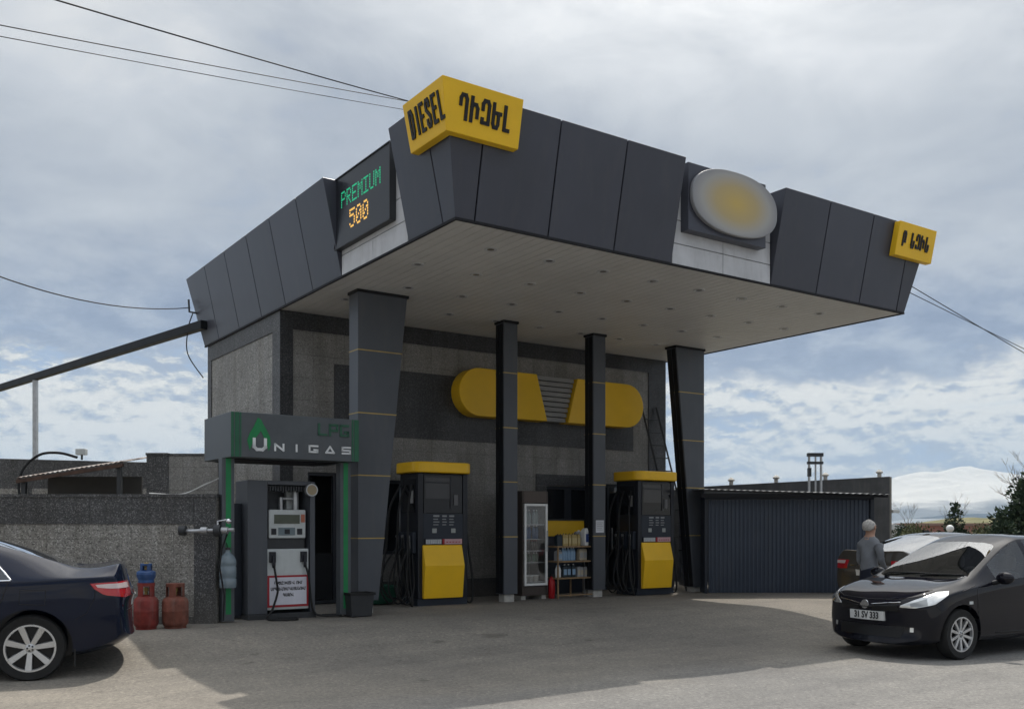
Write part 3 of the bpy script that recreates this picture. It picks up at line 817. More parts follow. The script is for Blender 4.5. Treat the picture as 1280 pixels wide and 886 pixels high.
# capsule sign on the front wall
cp = sthing('wall_sign', 'long yellow capsule sign with grey slatted wedge in its middle on the front wall', 'sign', 5.82, BT-0.02, 3.98)
hw, hh = 2.35, 0.465
def cap_poly(side):
    pts = []
    for i in range(15):
        a = R(90+180*i/14); pts.append((-hw+hh+hh*math.cos(a), hh*math.sin(a)))
    return pts
L_ = [(x, z) for x, z in cap_poly(0)] + [(-0.26, -hh), (-0.52, hh)]
b1 = MB(); b1.prism(L_[::-1], 'y', -0.32, 0.0); b1.build('left_panel', M['yellow'], cp, bevel=0.012)
R_ = [(-x, z) for x, z in cap_poly(0)][::-1] + [(0.52, hh), (0.27, -hh)]
b1 = MB(); b1.prism(R_[::-1], 'y', -0.32, 0.0); b1.build('right_panel', M['yellow'], cp, bevel=0.012)
b1 = MB(); ns = 9
for i in range(ns):
    z0 = -hh+2*hh*i/ns+0.012; z1 = -hh+2*hh*(i+1)/ns-0.006
    l0, r0 = -lerp(0.235, 0.495, (z0+hh)/(2*hh)), lerp(0.245, 0.495, (z0+hh)/(2*hh)); l1, r1 = -lerp(0.235, 0.495, (z1+hh)/(2*hh)), lerp(0.245, 0.495, (z1+hh)/(2*hh))
    b1.hexa([(l0, -0.255, z0), (r0, -0.255, z0), (r0, -0.02, z0), (l0, -0.02, z0)], [(l1, -0.225, z1), (r1, -0.225, z1), (r1, -0.02, z1), (l1, -0.02, z1)])
b1.build('slat_wedge', pm('slat_grey', (0.30, 0.30, 0.295), 0.5), cp)
# ------------------------------------------------------------------ LPG gantry
gt = sthing('gas_gantry', 'grey and green gantry reading UNIGAS over the white gas dispenser', 'gantry', -0.70, 3.30, 0)
b1 = MB(); b1.box(-0.985, 0.965, 0.0, 1.25, 2.355, 2.995); b1.build('sign_box', M['sign_grey'], gt, bevel=0.01)
b1 = MB()
for a, b_ in ((-0.985, -0.945), (-0.93, -0.87), (-0.86, -0.84)): b1.box(a, b_, -0.006, -0.001, 2.36, 2.99)
b1.build('stripe', M['green_dull'], gt); b1 = MB()
for a, b_ in ((0.86, 0.885), (0.90, 0.975)): b1.box(a, b_, -0.006, -0.001, 2.36, 2.99)
b1.build('stripe', M['green_dull'], gt)
def leg(x0, x1):
    b_ = MB(); b_.box(x0, x1, 0.26, 0.42, 0.02, 2.354); o = b_.build('leg', M['sign_grey'], gt, bevel=0.006)
    w = (x1-x0); c = MB(); c.box(x0+w*0.30, x0+w*0.72, 0.254, 0.2595, 0.12, 2.35); c.build('stripe', M['green'], o)
leg(-1.03, -0.85); leg(0.79, 0.965)
# flame
fl = [(-0.72, 2.46), (-0.755, 2.60), (-0.72, 2.70), (-0.66, 2.80), (-0.60, 2.93), (-0.55, 2.90), (-0.52, 2.84), (-0.47, 2.76), (-0.42, 2.66), (-0.41, 2.56), (-0.44, 2.46), (-0.47, 2.55), (-0.50, 2.63), (-0.555, 2.74), (-0.60, 2.68), (-0.66, 2.60), (-0.69, 2.53)]
b1 = MB()
bmf = b1.bm; vs = [bmf.verts.new((x, -0.007, z)) for x, z in fl]; f = bmf.faces.new(vs)
r = bmesh.ops.extrude_face_region(bmf, geom=[f]); bmesh.ops.translate(bmf, verts=[v for v in r['geom'] if isinstance(v, bmesh.types.BMVert)], vec=(0, 0.006, 0))
b1.build('flame_emblem', M['green'], gt)
# wide letters drawn as strokes
def strokes(lines, x, z, w, h, th, mb, y=-0.013):
    for ln in lines:
        pts = [(x+p*w, z+q*h) for p, q in ln]
        for (ax_, az_), (bx_, bz_) in zip(pts[:-1], pts[1:]):
            d = Vector((bx_-ax_, bz_-az_)); n_ = d.normalized(); pn = Vector((-n_.y, n_.x))*th/2; e_ = n_*th*0.48
            a_ = Vector((ax_, az_))-e_; c_ = Vector((bx_, bz_))+e_
            q4 = [a_-pn, c_-pn, c_+pn, a_+pn]
            mb.hexa([(p.x, y-0.0, p.y) for p in q4], [(p.x, y+0.011, p.y) for p in q4])
b1 = MB()
strokes([[(0, 1), (0, 0.25), (0.25, 0), (0.75, 0), (1, 0.25), (1, 1)]], -0.655, 2.475, 0.165, 0.145, 0.042, b1)
LT = {'N': [[(0, 0), (0, 1), (1, 0), (1, 1)]], 'I': [[(0.5, 0), (0.5, 1)]], 'G': [[(1, 1), (0, 1), (0, 0), (1, 0), (1, 0.36), (0.6, 0.36)]], 'A': [[(0, 0), (0.5, 1), (1, 0), (0, 0)]], 'S': [[(1, 1), (0, 1), (0, 0.5), (1, 0.5), (1, 0), (0, 0)]]}
for i, ch in enumerate('NIGAS'):
    strokes(LT[ch], -0.345+i*0.262, 2.475, 0.125, 0.088, 0.026, b1, -0.014-0.0004*i)
b1.build('lettering', M['letter_white'], gt)
LT['L'] = [[(0, 1), (0, 0), (1, 0)]]; LT['P'] = [[(0, 0), (0, 1), (1, 1), (1, 0.45), (0, 0.45)]]
b1 = MB()
for i, ch in enumerate('LPG'): strokes(LT[ch], 0.33+i*0.175, 2.74, 0.115, 0.15, 0.034, b1, -0.0131-0.0004*i)
b1.build('lettering', M['green_faded'], gt)
b1 = MB(); b1.box(-0.84, 0.78, 0.30, 1.22, 2.345, 2.354); b1.build('underside', M['fascia_dark'], gt)

# ------------------------------------------------------------------ LPG dispenser
dp = sthing('gas_dispenser', 'white gas dispenser with two hoses in an open grey cabinet under the gantry', 'dispenser', -0.68, 3.75, 0)
dep = 0.55
b1 = MB(); b1.box(-0.61, -0.31, 0.0, dep, 0.08, 2.06); b1.build('cabinet_side', M['column'], dp, bevel=0.008)
b1 = MB(); b1.box(-0.75, -0.615, 0.25, 0.9, 0.05, 1.72); b1.build('back_panel', M['pump_navy'], dp, bevel=0.004)
b1 = MB(); b1.box(0.36, 0.44, 0.0, dep, 0.08, 2.06); b1.box(-0.309, 0.359, 0.0, dep, 2.0, 2.06); b1.box(-0.309, 0.359, dep-0.03, dep, 0.08, 1.999); b1.build('frame', M['column'], dp, bevel=0.005)
b1 = MB()
for i in range(16): b1.box(-0.30+i*0.041, -0.275+i*0.041, 0.06, 0.16, 1.90+0.006*(i % 3), 1.985)
b1.build('vent', M['darksteel'], dp)
b1 = MB(); b1.box(-0.27, 0.31, 0.05, 0.40, 1.20, 1.63); hd = b1.build('display_head', M['offwhite'], dp, bevel=0.015)
b1 = MB(); b1.box(-0.19, 0.21, 0.04, 0.0495, 1.42, 1.555); b1.build('screen', pm('lcd', (0.075, 0.085, 0.062), 0.15), hd)
b1 = MB(); b1.box(-0.235, -0.16, 0.04, 0.0495, 1.255, 1.345); b1.box(0.17, 0.25, 0.04, 0.0495, 1.255, 1.345); b1.box(-0.03, 0.05, 0.034, 0.0395, 1.265, 1.335); b1.build('button', M['pump_black'], hd)
b1 = MB(); b1.box(-0.125, 0.135, 0.04, 0.0495, 1.245, 1.36); b1.build('keypad', pm('keypad_grey', (0.15, 0.19, 0.21), 0.5), hd)
b1 = MB(); b1.box(0.232, 0.292, 0.042, 0.0495, 1.44, 1.56); b1.build('sticker', pm('salmon', (0.45, 0.16, 0.10), 0.6), hd)
b1 = MB(); b1.box(-0.32, 0.345, 0.02, 0.48, 0.13, 1.04); lc = b1.build('lower_cabinet', M['offwhite'], dp, bevel=0.012)
b1 = MB(); b1.box(-0.28, 0.31, 0.10, 0.40, 1.041, 1.199); b1.build('valve_bay', M['darksteel'], dp)
b1 = MB(); b1.box(-0.31, 0.335, 0.008, 0.0195, 0.17, 0.645); ns_ = b1.build('notice', M['red'], lc)
b1 = MB(); b1.box(-0.278, 0.303, 0.003, 0.0075, 0.205, 0.615); b1.build('notice_face', pm('notice_paper', (0.60, 0.60, 0.66), 0.6), ns_)
for i, (w_, z_) in enumerate((('ԾԽԵԼԸ ԽՍՏԻՎ  ՈՒՄ', 0.53), ('ԱՐԳԵԼՎՈՒՄ ԿԱՅԱՆՈՒՄ', 0.44), ('ԳԱԶՈՎ', 0.35))):
    text('lettering', w_, 0.062, M['black_letter'], ns_, Vector((0.012, 0.0028, z_)), (1, 0, 0), (0, 0, 1), (0, -1, 0), 0.003, 0.72, 0.003)
for sx in (-1, 1):
    x = 0.012+sx*0.245-(0.02 if sx > 0 else -0.02)*0
    b1 = MB(); b1.box(x-0.05, x+0.045, -0.03, 0.019, 0.84, 1.0); b1.box(x-0.02, x+0.03, -0.055, -0.031, 0.76, 0.95); nz = b1.build('nozzle', M['pump_black'], dp, bevel=0.008)
    b1 = MB()
    if sx < 0: path = [(x, -0.06, 0.80), (x+0.03, -0.09, 0.55), (x+0.04, -0.10, 0.40), (x-0.06, -0.16, 0.16), (x-0.16, -0.22, 0.03), (x-0.05, -0.40, 0.022), (x+0.2, -0.42, 0.02), (x+0.25, -0.25, 0.02), (x, -0.2, 0.02)]
    else: path = [(x, -0.06, 0.80), (x+0.05, -0.07, 0.62), (x+0.09, -0.06, 0.3), (x+0.14, -0.06, 0.08), (x+0.25, -0.12, 0.022), (x+0.5, -0.2, 0.02), (x+0.55, -0.05, 0.02), (x+0.3, 0.0, 0.02)]
    b1.tube(bez(path, 8), 0.017, 8); b1.build('hose', M['rubber'], nz, 60)
b1 = MB(); b1.lathe([(0.095, -0.03), (0.10, 0.0), (0.10, 0.04), (0.07, 0.05)], 20, (0.37, -0.02, 1.93), 'y'); gg = b1.build('gauge', M['steel'], dp, 40)
b1 = MB(); b1.lathe([(0.001, -0.032), (0.078, -0.0315)], 20, (0.37, -0.02, 1.93), 'y'); b1.build('dial', pm('dial', (0.30, 0.24, 0.15), 0.3), gg)
b1 = MB(); b1.tube([(-0.03, 0.2, 1.63), (-0.03, 0.2, 1.82)], 0.032, 10); b1.tube([(0.20, 0.2, 1.63), (0.20, 0.2, 1.99)], 0.05, 10); b1.tube([(-0.03, 0.2, 1.80), (0.2, 0.2, 1.80)], 0.02); b1.build('pipe', M['steel'], dp, 50)
b1 = MB(); b1.box(0.10, 0.30, 0.30, 0.42, 1.64, 1.97); b1.build('meter_box', M['offwhite'], dp, bevel=0.01)
b1 = MB(); b1.box(-0.62, 0.45, -0.02, dep+0.02, -0.03, 0.079); b1.build('plinth', M['darksteel'], dp, bevel=0.006)

# bin / black box beside the right leg
bn = sthing('black_box', 'black open box standing beside the right leg of the gantry', 'box', 0.36, 3.50, 0)
b1 = MB(); b1.hexa([(-0.17, -0.14, 0), (0.17, -0.14, 0), (0.17, 0.14, 0), (-0.17, 0.14, 0)], [(-0.20, -0.16, 0.34), (0.20, -0.16, 0.34), (0.20, 0.16, 0.34), (-0.20, 0.16, 0.34)]); b1.build('tub', M['darksteel'], bn, bevel=0.01)
b1 = MB()
for a in ((-0.215, 0.215, -0.175, -0.150), (-0.215, 0.215, 0.150, 0.175), (-0.215, -0.19, -0.149, 0.149), (0.19, 0.215, -0.149, 0.149)): b1.box(a[0], a[1], a[2], a[3], 0.325, 0.365)
b1.build('rim', M['rubber'], bn)

# water jug hung on the left leg
jg = sthing('water_jug', 'pale blue plastic water jug hung on the left leg of the gantry', 'water jug', -1.69, 3.42, 0.50)
b1 = MB(); b1.lathe([(0.06, 0.0), (0.112, 0.012), (0.118, 0.05), (0.118, 0.13), (0.108, 0.15), (0.118, 0.17), (0.118, 0.30), (0.108, 0.315), (0.118, 0.335), (0.116, 0.40), (0.09, 0.46), (0.045, 0.50), (0.034, 0.52), (0.034, 0.545)], 24); b1.build('bottle', M['jug'], jg, 60)
b1 = MB(); b1.lathe([(0.036, 0.545), (0.038, 0.575), (0.03, 0.58)], 16); b1.build('cap', M['darksteel'], jg, 50)
b1 = MB(); b1.lathe([(0.001, 0.02), (0.105, 0.03), (0.108, 0.32), (0.001, 0.325)], 24); b1.build('water', pm('water_tint', (0.24, 0.31, 0.36), 0.1), jg, 60)
b1 = MB(); b1.tube([(0, 0, 0.56), (0.02, 0.13, 0.64), (0.02, 0.17, 0.63)], 0.006); b1.build('strap', M['cable'], jg)

# pipe and valves between the wall and the gantry leg
vp = thing('valve_pipe', 'steel pipe with valves running from the granite wall to the gantry', 'pipe', (-4.64, 13.52, 1.56), 0)
b1 = MB(); b1.tube([(0, 0.1, 0), (0, -0.07, 0), (0.12, -0.09, 0.0), (0.75, -0.09, 0.02)], 0.028, 10); b1.build('pipe', M['steel'], vp, 50)
for x, rr in ((0.03, 0.07), (0.33, 0.05), (0.52, 0.085), (0.62, 0.05)):
    b1 = MB(); b1.lathe([(0.02, -0.05), (rr, -0.045), (rr, 0.045), (0.02, 0.05)], 16, (x, -0.09, 0.01), 'x'); b1.build('valve_body', M['darksteel'] if rr > 0.06 else M['steel'], vp, 40)
b1 = MB(); b1.tube([(0.52, -0.09, 0.05), (0.52, -0.09, 0.14), (0.66, -0.13, 0.16)], 0.014); b1.ball((0.69, -0.14, 0.14), 0.04); b1.build('valve_handle', M['chrome'], vp, 60)
b1 = MB(); b1.tube([(0.66, -0.09, -0.02), (0.58, -0.1, -0.25), (0.55, -0.1, -0.5), (0.62, -0.12, -0.9), (0.60, -0.1, -1.25)], 0.012); b1.build('hose', M['cable'], vp, 60)

# ------------------------------------------------------------------ liquid fuel dispensers
def make_pump(label, s, t):
    r_ = sthing('fuel_dispenser', label, 'fuel dispenser', s, t, 0, 'yellow capped fuel dispensers')
    # local: front face y = 0, width 1.0 (x -0.5..0.5)
    b_ = MB(); b_.box(-0.5, 0.5, 0.02, 0.66, 0.0, 0.13); b_.build('base', M['pump_navy'], r_, bevel=0.008)
    b_ = MB(); b_.box(-0.5, -0.40, 0.0, 0.66, 0.131, 2.30); b_.box(0.40, 0.5, 0.0, 0.66, 0.131, 2.30); b_.box(-0.399, 0.399, 0.03, 0.64, 0.131, 2.30)
    bd = b_.build('body', M['pump_black'], r_, bevel=0.012)
    b_ = MB(); b_.box(-0.398, 0.398, 0.005, 0.0295, 1.16, 1.60); b_.build('control_panel', M['pump_navy'], r_)
    # rounded yellow cap
    b_ = MB(); b_.prism(rrect(-0.60, 0.56, -0.12, 0.76, 0.20, 8), 'z', 2.305, 2.49); b_.build('cap', M['pump_yellow'], r_, 40, bevel=0.02)
    # recessed display with glass and a card slot
    b_ = MB(); b_.box(-0.385, 0.385, 0.006, 0.0295, 1.61, 2.27); dsp = b_.build('display', M['screen'], r_, bevel=0.004)
    b_ = MB(); b_.box(-0.36, 0.13, 0.001, 0.0055, 1.86, 2.22); b_.build('screen', M['room_dark'] if False else pm('screen_grey', (0.045, 0.045, 0.048), 0.06), dsp)
    b_ = MB(); b_.box(-0.365, 0.135, -0.006, 0.0005, 2.13, 2.15); b_.box(0.135, 0.155, -0.006, 0.0005, 1.70, 2.24); b_.build('bezel', M['pump_black'], dsp)
    b_ = MB(); b_.box(0.21, 0.29, -0.012, 0.0055, 1.75, 1.93); b_.build('card_slot', pm('slot_grey', (0.12, 0.12, 0.125), 0.5), dsp)
    # text plates, buttons
    b_ = MB()
    for i in range(4):
        z = 1.545-i*0.048
        for (a, w) in ((-0.20, 0.12), (-0.02, 0.09), (0.12, 0.10)):
            if i in (1,) and a < -0.1: w = 0.11
            b_.box(a, a+w*(0.85 if i % 2 else 1), 0.001, 0.0045, z, z+(0.03 if i == 0 else 0.016))
    b_.build('printed_text', pm('print_grey', (0.28, 0.29, 0.30), 0.6), r_)
    for x in (-0.18, 0.20):
        b_ = MB(); b_.box(x-0.045, x+0.045, -0.006, 0.0045, 1.265, 1.345); b_.build('button', pm('button_grey', (0.33, 0.35, 0.34), 0.5), r_, bevel=0.005)
    # price strips above the yellow door
    b_ = MB()
    for i in range(7): b_.box(-0.35+i*0.045, -0.315+i*0.045, -0.012, 0.0045, 1.075, 1.155)
    b_.build('label_strip', pm('label_white', (0.46, 0.48, 0.50), 0.5), r_)
    b_ = MB(); b_.box(0.02, 0.375, -0.012, 0.0045, 1.07, 1.16); ls = b_.build('label_strip', pm('label_pink', (0.52, 0.32, 0.34), 0.5), r_)
    b_ = MB(); b_.box(-0.02, 0.016, -0.013, 0.0045, 1.07, 1.16)
    for i in range(5): b_.box(0.05+i*0.062, 0.09+i*0.062, -0.0135, -0.0125, 1.10, 1.115)
    b_.build('label_mark', M['red'], ls)
    # bulging yellow door
    pr = [(0.028, 0.135), (-0.05, 0.135), (-0.115, 0.70), (-0.02, 1.055), (0.028, 1.06)]
    b_ = MB(); b_.prism(pr, 'x', -0.42, 0.37); b_.build('door', M['pump_yellow'], r_, bevel=0.012)
    # nozzle holsters and hoses on both sides
    for sd in (-1, 1):
        x = sd*0.5
        for j, y in enumerate((0.14, 0.36, 0.56) if sd < 0 else (0.30,)):
            b_ = MB(); b_.box(min(x, x+sd*0.07), max(x, x+sd*0.07), y-0.07, y+0.07, 0.92, 1.28); hs = b_.build('holster', M['pump_navy'], r_, bevel=0.008)
            b_ = MB(); b_.tube([(x+sd*0.09, y, 1.0), (x+sd*0.10, y, 1.12), (x+sd*0.13, y-0.03, 1.22)], [0.018, 0.022, 0.026], 8); b_.tube([(x+sd*0.09, y, 1.0), (x+sd*0.085, y+0.02, 0.86)], 0.012); b_.build('nozzle', M['steel'], hs, 60)
            b_ = MB()
            o_ = sd*(0.16+0.10*j); lo_ = 0.06+0.05*j
            path = [(x+sd*0.02, y+0.05, 2.1), (x+o_*0.7, y, 1.7), (x+o_*0.95, y-0.05, 1.1), (x+o_*1.3, y-0.12, 0.45), (x+o_*1.0, y-0.18, lo_), (x+sd*0.08, y-0.10, lo_+0.02), (x+sd*0.09, y-0.02, 0.5), (x+sd*0.13, y-0.03, 1.18)]
            b_.tube(bez(path, 9), 0.018, 8); b_.build('hose', M['rubber'], hs, 60)
            if sd < 0:
                b_ = MB(); q = 0.05*j
                b_.tube(bez([(x+sd*0.13, y-0.02, 1.0), (x+sd*(0.30+q), y-0.1, 0.7), (x+sd*(0.40+q), y-0.14, 0.30), (x+sd*(0.22+q), y-0.16, 0.05), (x+sd*0.06, y-0.1, 0.35), (x+sd*0.05, y-0.02, 0.9)], 9), 0.015, 8); b_.build('hose', M['rubber'], hs, 60)
    b_ = MB()
    b_.box(-0.507, -0.501, 0.10, 0.56, 1.62, 2.2); b_.build('side_window', M['screen'], r_)
    b_ = MB(); b_.box(-0.512, -0.5075, 0.16, 0.26, 1.78, 2.0); b_.build('side_label', pm('slot_grey2', (0.30, 0.30, 0.30), 0.5), r_)
    return r_
make_pump('yellow capped fuel dispenser between the left tapered column and the first slim column', 2.42, 4.42)
make_pump('yellow capped fuel dispenser in front of the ladder by the right column', 7.38, 4.35)
gb = sthing('green_crate', 'dark green plastic crate on the ground behind the left fuel dispenser', 'crate', 1.62, 5.3, 0)
b1 = MB(); b1.box(-0.25, 0.25, -0.18, 0.18, 0.02, 0.30); b1.build('crate', pm('crate_green', (0.012, 0.075, 0.045), 0.5), gb, bevel=0.015)
b1 = MB(); b1.box(-0.27, 0.27, -0.2, 0.2, 0.301, 0.34); b1.build('rim', pm('crate_green2', (0.012, 0.085, 0.05), 0.5), gb, bevel=0.008)

# ------------------------------------------------------------------ drinks fridge
fr = sthing('drinks_fridge', 'tall glass door drinks fridge with white frame beside the slim column', 'fridge', 4.61, 4.72, 0)
M['fridge_brown'] = pm('fridge_brown', (0.065, 0.052, 0.045), 0.5)
b1 = MB(); b1.box(-0.30, -0.27, 0.0, 0.6, 0.07, 2.05); b1.box(0.27, 0.30, 0.0, 0.6, 0.07, 2.05); b1.box(-0.269, 0.269, 0.57, 0.6, 0.07, 2.05); b1.box(-0.269, 0.269, 0.02, 0.569, 1.82, 2.05); b1.box(-0.269, 0.269, 0.02, 0.569, 0.07, 0.25)
b1.build('cabinet', M['fridge_brown'], fr, bevel=0.006)
b1 = MB(); b1.box(-0.268, 0.268, 0.555, 0.5695, 0.26, 1.81); b1.build('back_liner', pm('fridge_liner', (0.22, 0.235, 0.235), 0.5), fr)
b1 = MB(); b1.box(-0.265, 0.265, 0.0, 0.019, 1.83, 2.04); b1.build('header', pm('fridge_header', (0.085, 0.066, 0.055), 0.5), fr)
b1 = MB(); b1.box(-0.27, -0.225, -0.035, -0.002, 0.26, 1.81); b1.box(0.225, 0.27, -0.035, -0.002, 0.26, 1.81); b1.box(-0.2245, 0.2245, -0.035, -0.002, 1.765, 1.81); b1.box(-0.2245, 0.2245, -0.035, -0.002, 0.26, 0.305)
dr = b1.build('door', M['white'], fr, bevel=0.004)
b1 = MB(); b1.box(-0.224, 0.224, -0.022, -0.014, 0.306, 1.764); b1.build('pane', glassy('fridge_glass', (0.1, 0.11, 0.11), 0.95, 0.02, 0.5), dr)
b1 = MB(); b1.tube([(0.248, -0.06, 0.9), (0.248, -0.06, 1.3)], 0.010); b1.tube([(0.248, -0.06, 0.92), (0.248, -0.034, 0.92)], 0.008); b1.tube([(0.248, -0.06, 1.28), (0.248, -0.034, 1.28)], 0.008); b1.build('handle', M['steel'], dr)
SH = [0.33, 0.70, 0.92, 1.14, 1.42]
for z in SH:
    b1 = MB(); b1.box(-0.265, 0.265, 0.05, 0.54, z-0.015, z); b1.build('shelf', M['steel'], fr)
for x in (-0.24, 0.24):
    b1 = MB(); b1.box(x-0.05, x+0.05, 0.05, 0.5, -0.02, 0.069); b1.build('foot', M['concrete'], fr)
# drinks
def lathe_bottle(name, label, cat, group, prof, mtl, capr, caph, capm, seg=12):
    r_ = thing(name, label, cat, (0, 0, -50), YAW, group)
    b_ = MB(); b_.lathe(prof, seg); b_.build('body', mtl, r_, 50)
    b_ = MB(); b_.lathe([(capr, prof[-1][1]), (capr, prof[-1][1]+caph), (capr*0.8, prof[-1][1]+caph+0.002)], seg); b_.build('cap', capm, r_, 50)
    return r_
PB = lambda R_, H: [(R_*0.85, 0), (R_, 0.01), (R_, H*0.62), (R_*0.8, H*0.75), (R_*0.36, H*0.92), (R_*0.34, H*0.95)]
def bottle_set(kind):
    pass
BM = {'clear': pm('drink_clear', (0.24, 0.30, 0.30), 0.15), 'dark': pm('drink_dark', (0.020, 0.014, 0.012), 0.15), 'greenb': pm('drink_green', (0.025, 0.09, 0.045), 0.15), 'blue': pm('drink_blue', (0.07, 0.13, 0.25), 0.2), 'pale': pm('drink_pale', (0.42, 0.42, 0.38), 0.4)}
first = {}
def put(key, maker, s, t, z, label, group):
    o = first.get(key)
    if o is None: o = maker(); first[key] = o
    else: o = copy_tree(o)
    o.location = P(s, t, z); o['label'] = label; o['group'] = group
    return o
fs, ft = 4.61, 4.72
rows = [(SH[0], 'pale', 0.11, 3, 0.085, 'squat pale tub on the bottom shelf of the drinks fridge'), (SH[1], 'greenb', 0.17, 5, 0.034, 'short green bottle on the second lowest fridge shelf'),
        (SH[2], 'dark', 0.185, 6, 0.032, 'short dark bottle on the middle fridge shelf'), (SH[3], 'blue', 0.25, 5, 0.038, 'bluish bottle on the second highest fridge shelf'), (SH[4], 'clear', 0.27, 5, 0.036, 'clear bottle on the top fridge shelf')]
for z, kind, H, n, R_, lab in rows:
    nm = 'tub' if kind == 'pale' else 'drink_bottle'
    for i in range(n):
        put('fr'+kind, lambda: lathe_bottle(nm, lab, 'tub' if kind == 'pale' else 'bottle', '', ([(R_*0.8, 0), (R_, H*0.9)] if kind == 'pale' else PB(R_, H)), BM[kind], (R_*1.02 if kind == 'pale' else R_*0.42), 0.02, M['white'] if kind != 'dark' else M['red']),
            fs-0.20+0.40*(i+0.5)/n, ft+0.16+0.02*((i*7) % 3), z+0.001, lab, {'pale': 'tubs at the bottom of the fridge'}.get(kind, kind.replace('greenb', 'green')+' bottles in the fridge'))

# fire extinguisher
ex = sthing('fire_extinguisher', 'red fire extinguisher standing between the fridge and the shelf rack', 'extinguisher', 4.985, 4.70, 0)
b1 = MB(); b1.lathe([(0.055, 0.0), (0.065, 0.01), (0.065, 0.33), (0.05, 0.375), (0.022, 0.40), (0.022, 0.42)], 18); b1.build('cylinder', pm('ext_red', (0.38, 0.012, 0.016), 0.3), ex, 50)
b1 = MB(); b1.box(-0.015, 0.015, -0.06, 0.03, 0.42, 0.44); b1.box(-0.012, 0.012, -0.07, 0.03, 0.455, 0.465); b1.build('handle', M['darksteel'], ex)
b1 = MB(); b1.tube(bez([(0, 0.03, 0.42), (0.06, 0.05, 0.40), (0.078, 0.02, 0.25), (0.07, 0.0, 0.15)], 6), 0.009); b1.build('hose', M['rubber'], ex)

# yellow counter under the window
yc = sthing('yellow_counter', 'dark counter with plain yellow top panel under the window behind the shelf rack', 'counter', 5.95, 5.55, 0)
b1 = MB(); b1.box(-0.50, 0.53, 0.02, 0.36, 1.18, 1.50); b1.build('front_panel', M['yellow'], yc, bevel=0.008)
b1 = MB(); b1.box(-0.48, 0.51, 0.05, 0.36, 0.0, 1.179); b1.build('body', M['pump_navy'], yc)
b1 = MB(); b1.box(-0.52, 0.55, 0.0, 0.375, 1.501, 1.53); b1.build('top', M['darksteel'], yc)

# shelf rack with oil cans
rk = sthing('shelf_rack', 'three tier metal rack with wooden shelves holding oil bottles', 'shelf rack', 5.47, 4.52, 0)
RW, RD = 0.47, 0.36
for x in (-RW, RW):
    for y in (0.0, RD):
        b1 = MB(); b1.box(x-0.013, x+0.013, y-0.013, y+0.013, 0, 1.0); b1.build('upright', M['wood'] if x < 0 else M['steel'], rk)
RS = [0.40, 0.72, 1.005]
for z in RS:
    b1 = MB(); b1.box(-RW-0.02, RW+0.02, -0.02, RD+0.02, z-0.028, z); b1.build('shelf', M['wood'], rk, bevel=0.003)
b1 = MB(); b1.box(-RW, RW, -0.008, 0.008, 0.05, 0.075); b1.box(0.10, 0.13, RD-0.01, RD+0.012, 0.0, 0.37); b1.build('brace', M['wood'], rk)
def canister(name, label, cat, w, d, H, mtl, capm, lab=None):
    r_ = thing(name, label, cat, (0, 0, -50), YAW)
    b_ = MB(); b_.box(-w/2, w/2, -d/2, d/2, 0, H*0.80); b_.hexa([(-w/2, -d/2, H*0.80), (w/2, -d/2, H*0.80), (w/2, d/2, H*0.80), (-w/2, d/2, H*0.80)], [(-w*0.28, -d*0.3, H*0.92), (w*0.42, -d*0.3, H*0.92), (w*0.42, d*0.3, H*0.92), (-w*0.28, d*0.3, H*0.92)])
    bo = b_.build('body', mtl, r_, bevel=min(w, d)*0.1)
    b_ = MB(); b_.lathe([(w*0.16, H*0.92), (w*0.16, H)], 12, (w*0.22, 0, 0)); b_.build('cap', capm, r_, 50)
    if lab: b_ = MB(); b_.box(-w*0.38, w*0.38, -d/2-0.002, -d/2-0.0005, H*0.18, H*0.62); b_.build('paper_label', lab, r_)
    return r_
OM = {'gold': pm('oil_gold', (0.36, 0.27, 0.10), 0.35), 'goldlab': pm('oil_gold_label', (0.46, 0.38, 0.20), 0.5), 'lblue': pm('coolant_blue', (0.22, 0.34, 0.48), 0.3), 'tealdark': pm('oil_dark', (0.020, 0.032, 0.042), 0.35), 'grey': pm('oil_grey', (0.30, 0.31, 0.32), 0.4), 'beige': pm('oil_beige', (0.40, 0.35, 0.27), 0.4), 'white': M['white'], 'black': M['pump_black'], 'navy': pm('label_blue', (0.03, 0.06, 0.2), 0.5)}
rs, rt = 5.47, 4.60
def shelf_row(key, n, s0, s1, z, mk, lab, grp):
    for i in range(n): put(key, mk, lerp(s0, s1, (i+0.5)/n), rt+0.06+0.01*((i*5) % 3), z+0.001, lab, grp)
shelf_row('dk', 2, rs-0.42, rs-0.27, RS[2], lambda: canister('oil_can', '', 'oil can', 0.065, 0.10, 0.23, OM['fz'] if 'fz' in OM else OM['tealdark'], M['black_letter']), 'dark oil can at the left end of the top rack shelf', 'dark oil cans on the top rack shelf')
shelf_row('gd', 6, rs-0.28, rs+0.16, RS[2], lambda: canister('oil_can', '', 'oil can', 0.066, 0.10, 0.24, OM['gold'], M['black_letter'], OM['goldlab']), 'gold oil can in the row on the top rack shelf', 'gold oil cans on the top rack shelf')
bigc = canister('jerry_can', 'big white jerry can at the right end of the top rack shelf', 'jerry can', 0.19, 0.14, 0.37, M['white'], M['white'], OM['navy']); bigc.location = P(rs+0.33, rt+0.05, RS[2]+0.001)
bigc2 = canister('jerry_can', 'smaller pale can behind the big white jerry can on the rack', 'jerry can', 0.13, 0.11, 0.30, OM['grey'], M['white']); bigc2.location = P(rs+0.20, rt+0.17, RS[2]+0.001)
shelf_row('wh', 2, rs-0.43, rs-0.28, RS[1], lambda: canister('oil_can', '', 'oil can', 0.068, 0.10, 0.21, OM['grey'], OM['white'], OM['lblue']), 'pale grey can at the left end of the middle rack shelf', 'pale grey cans on the middle rack shelf')
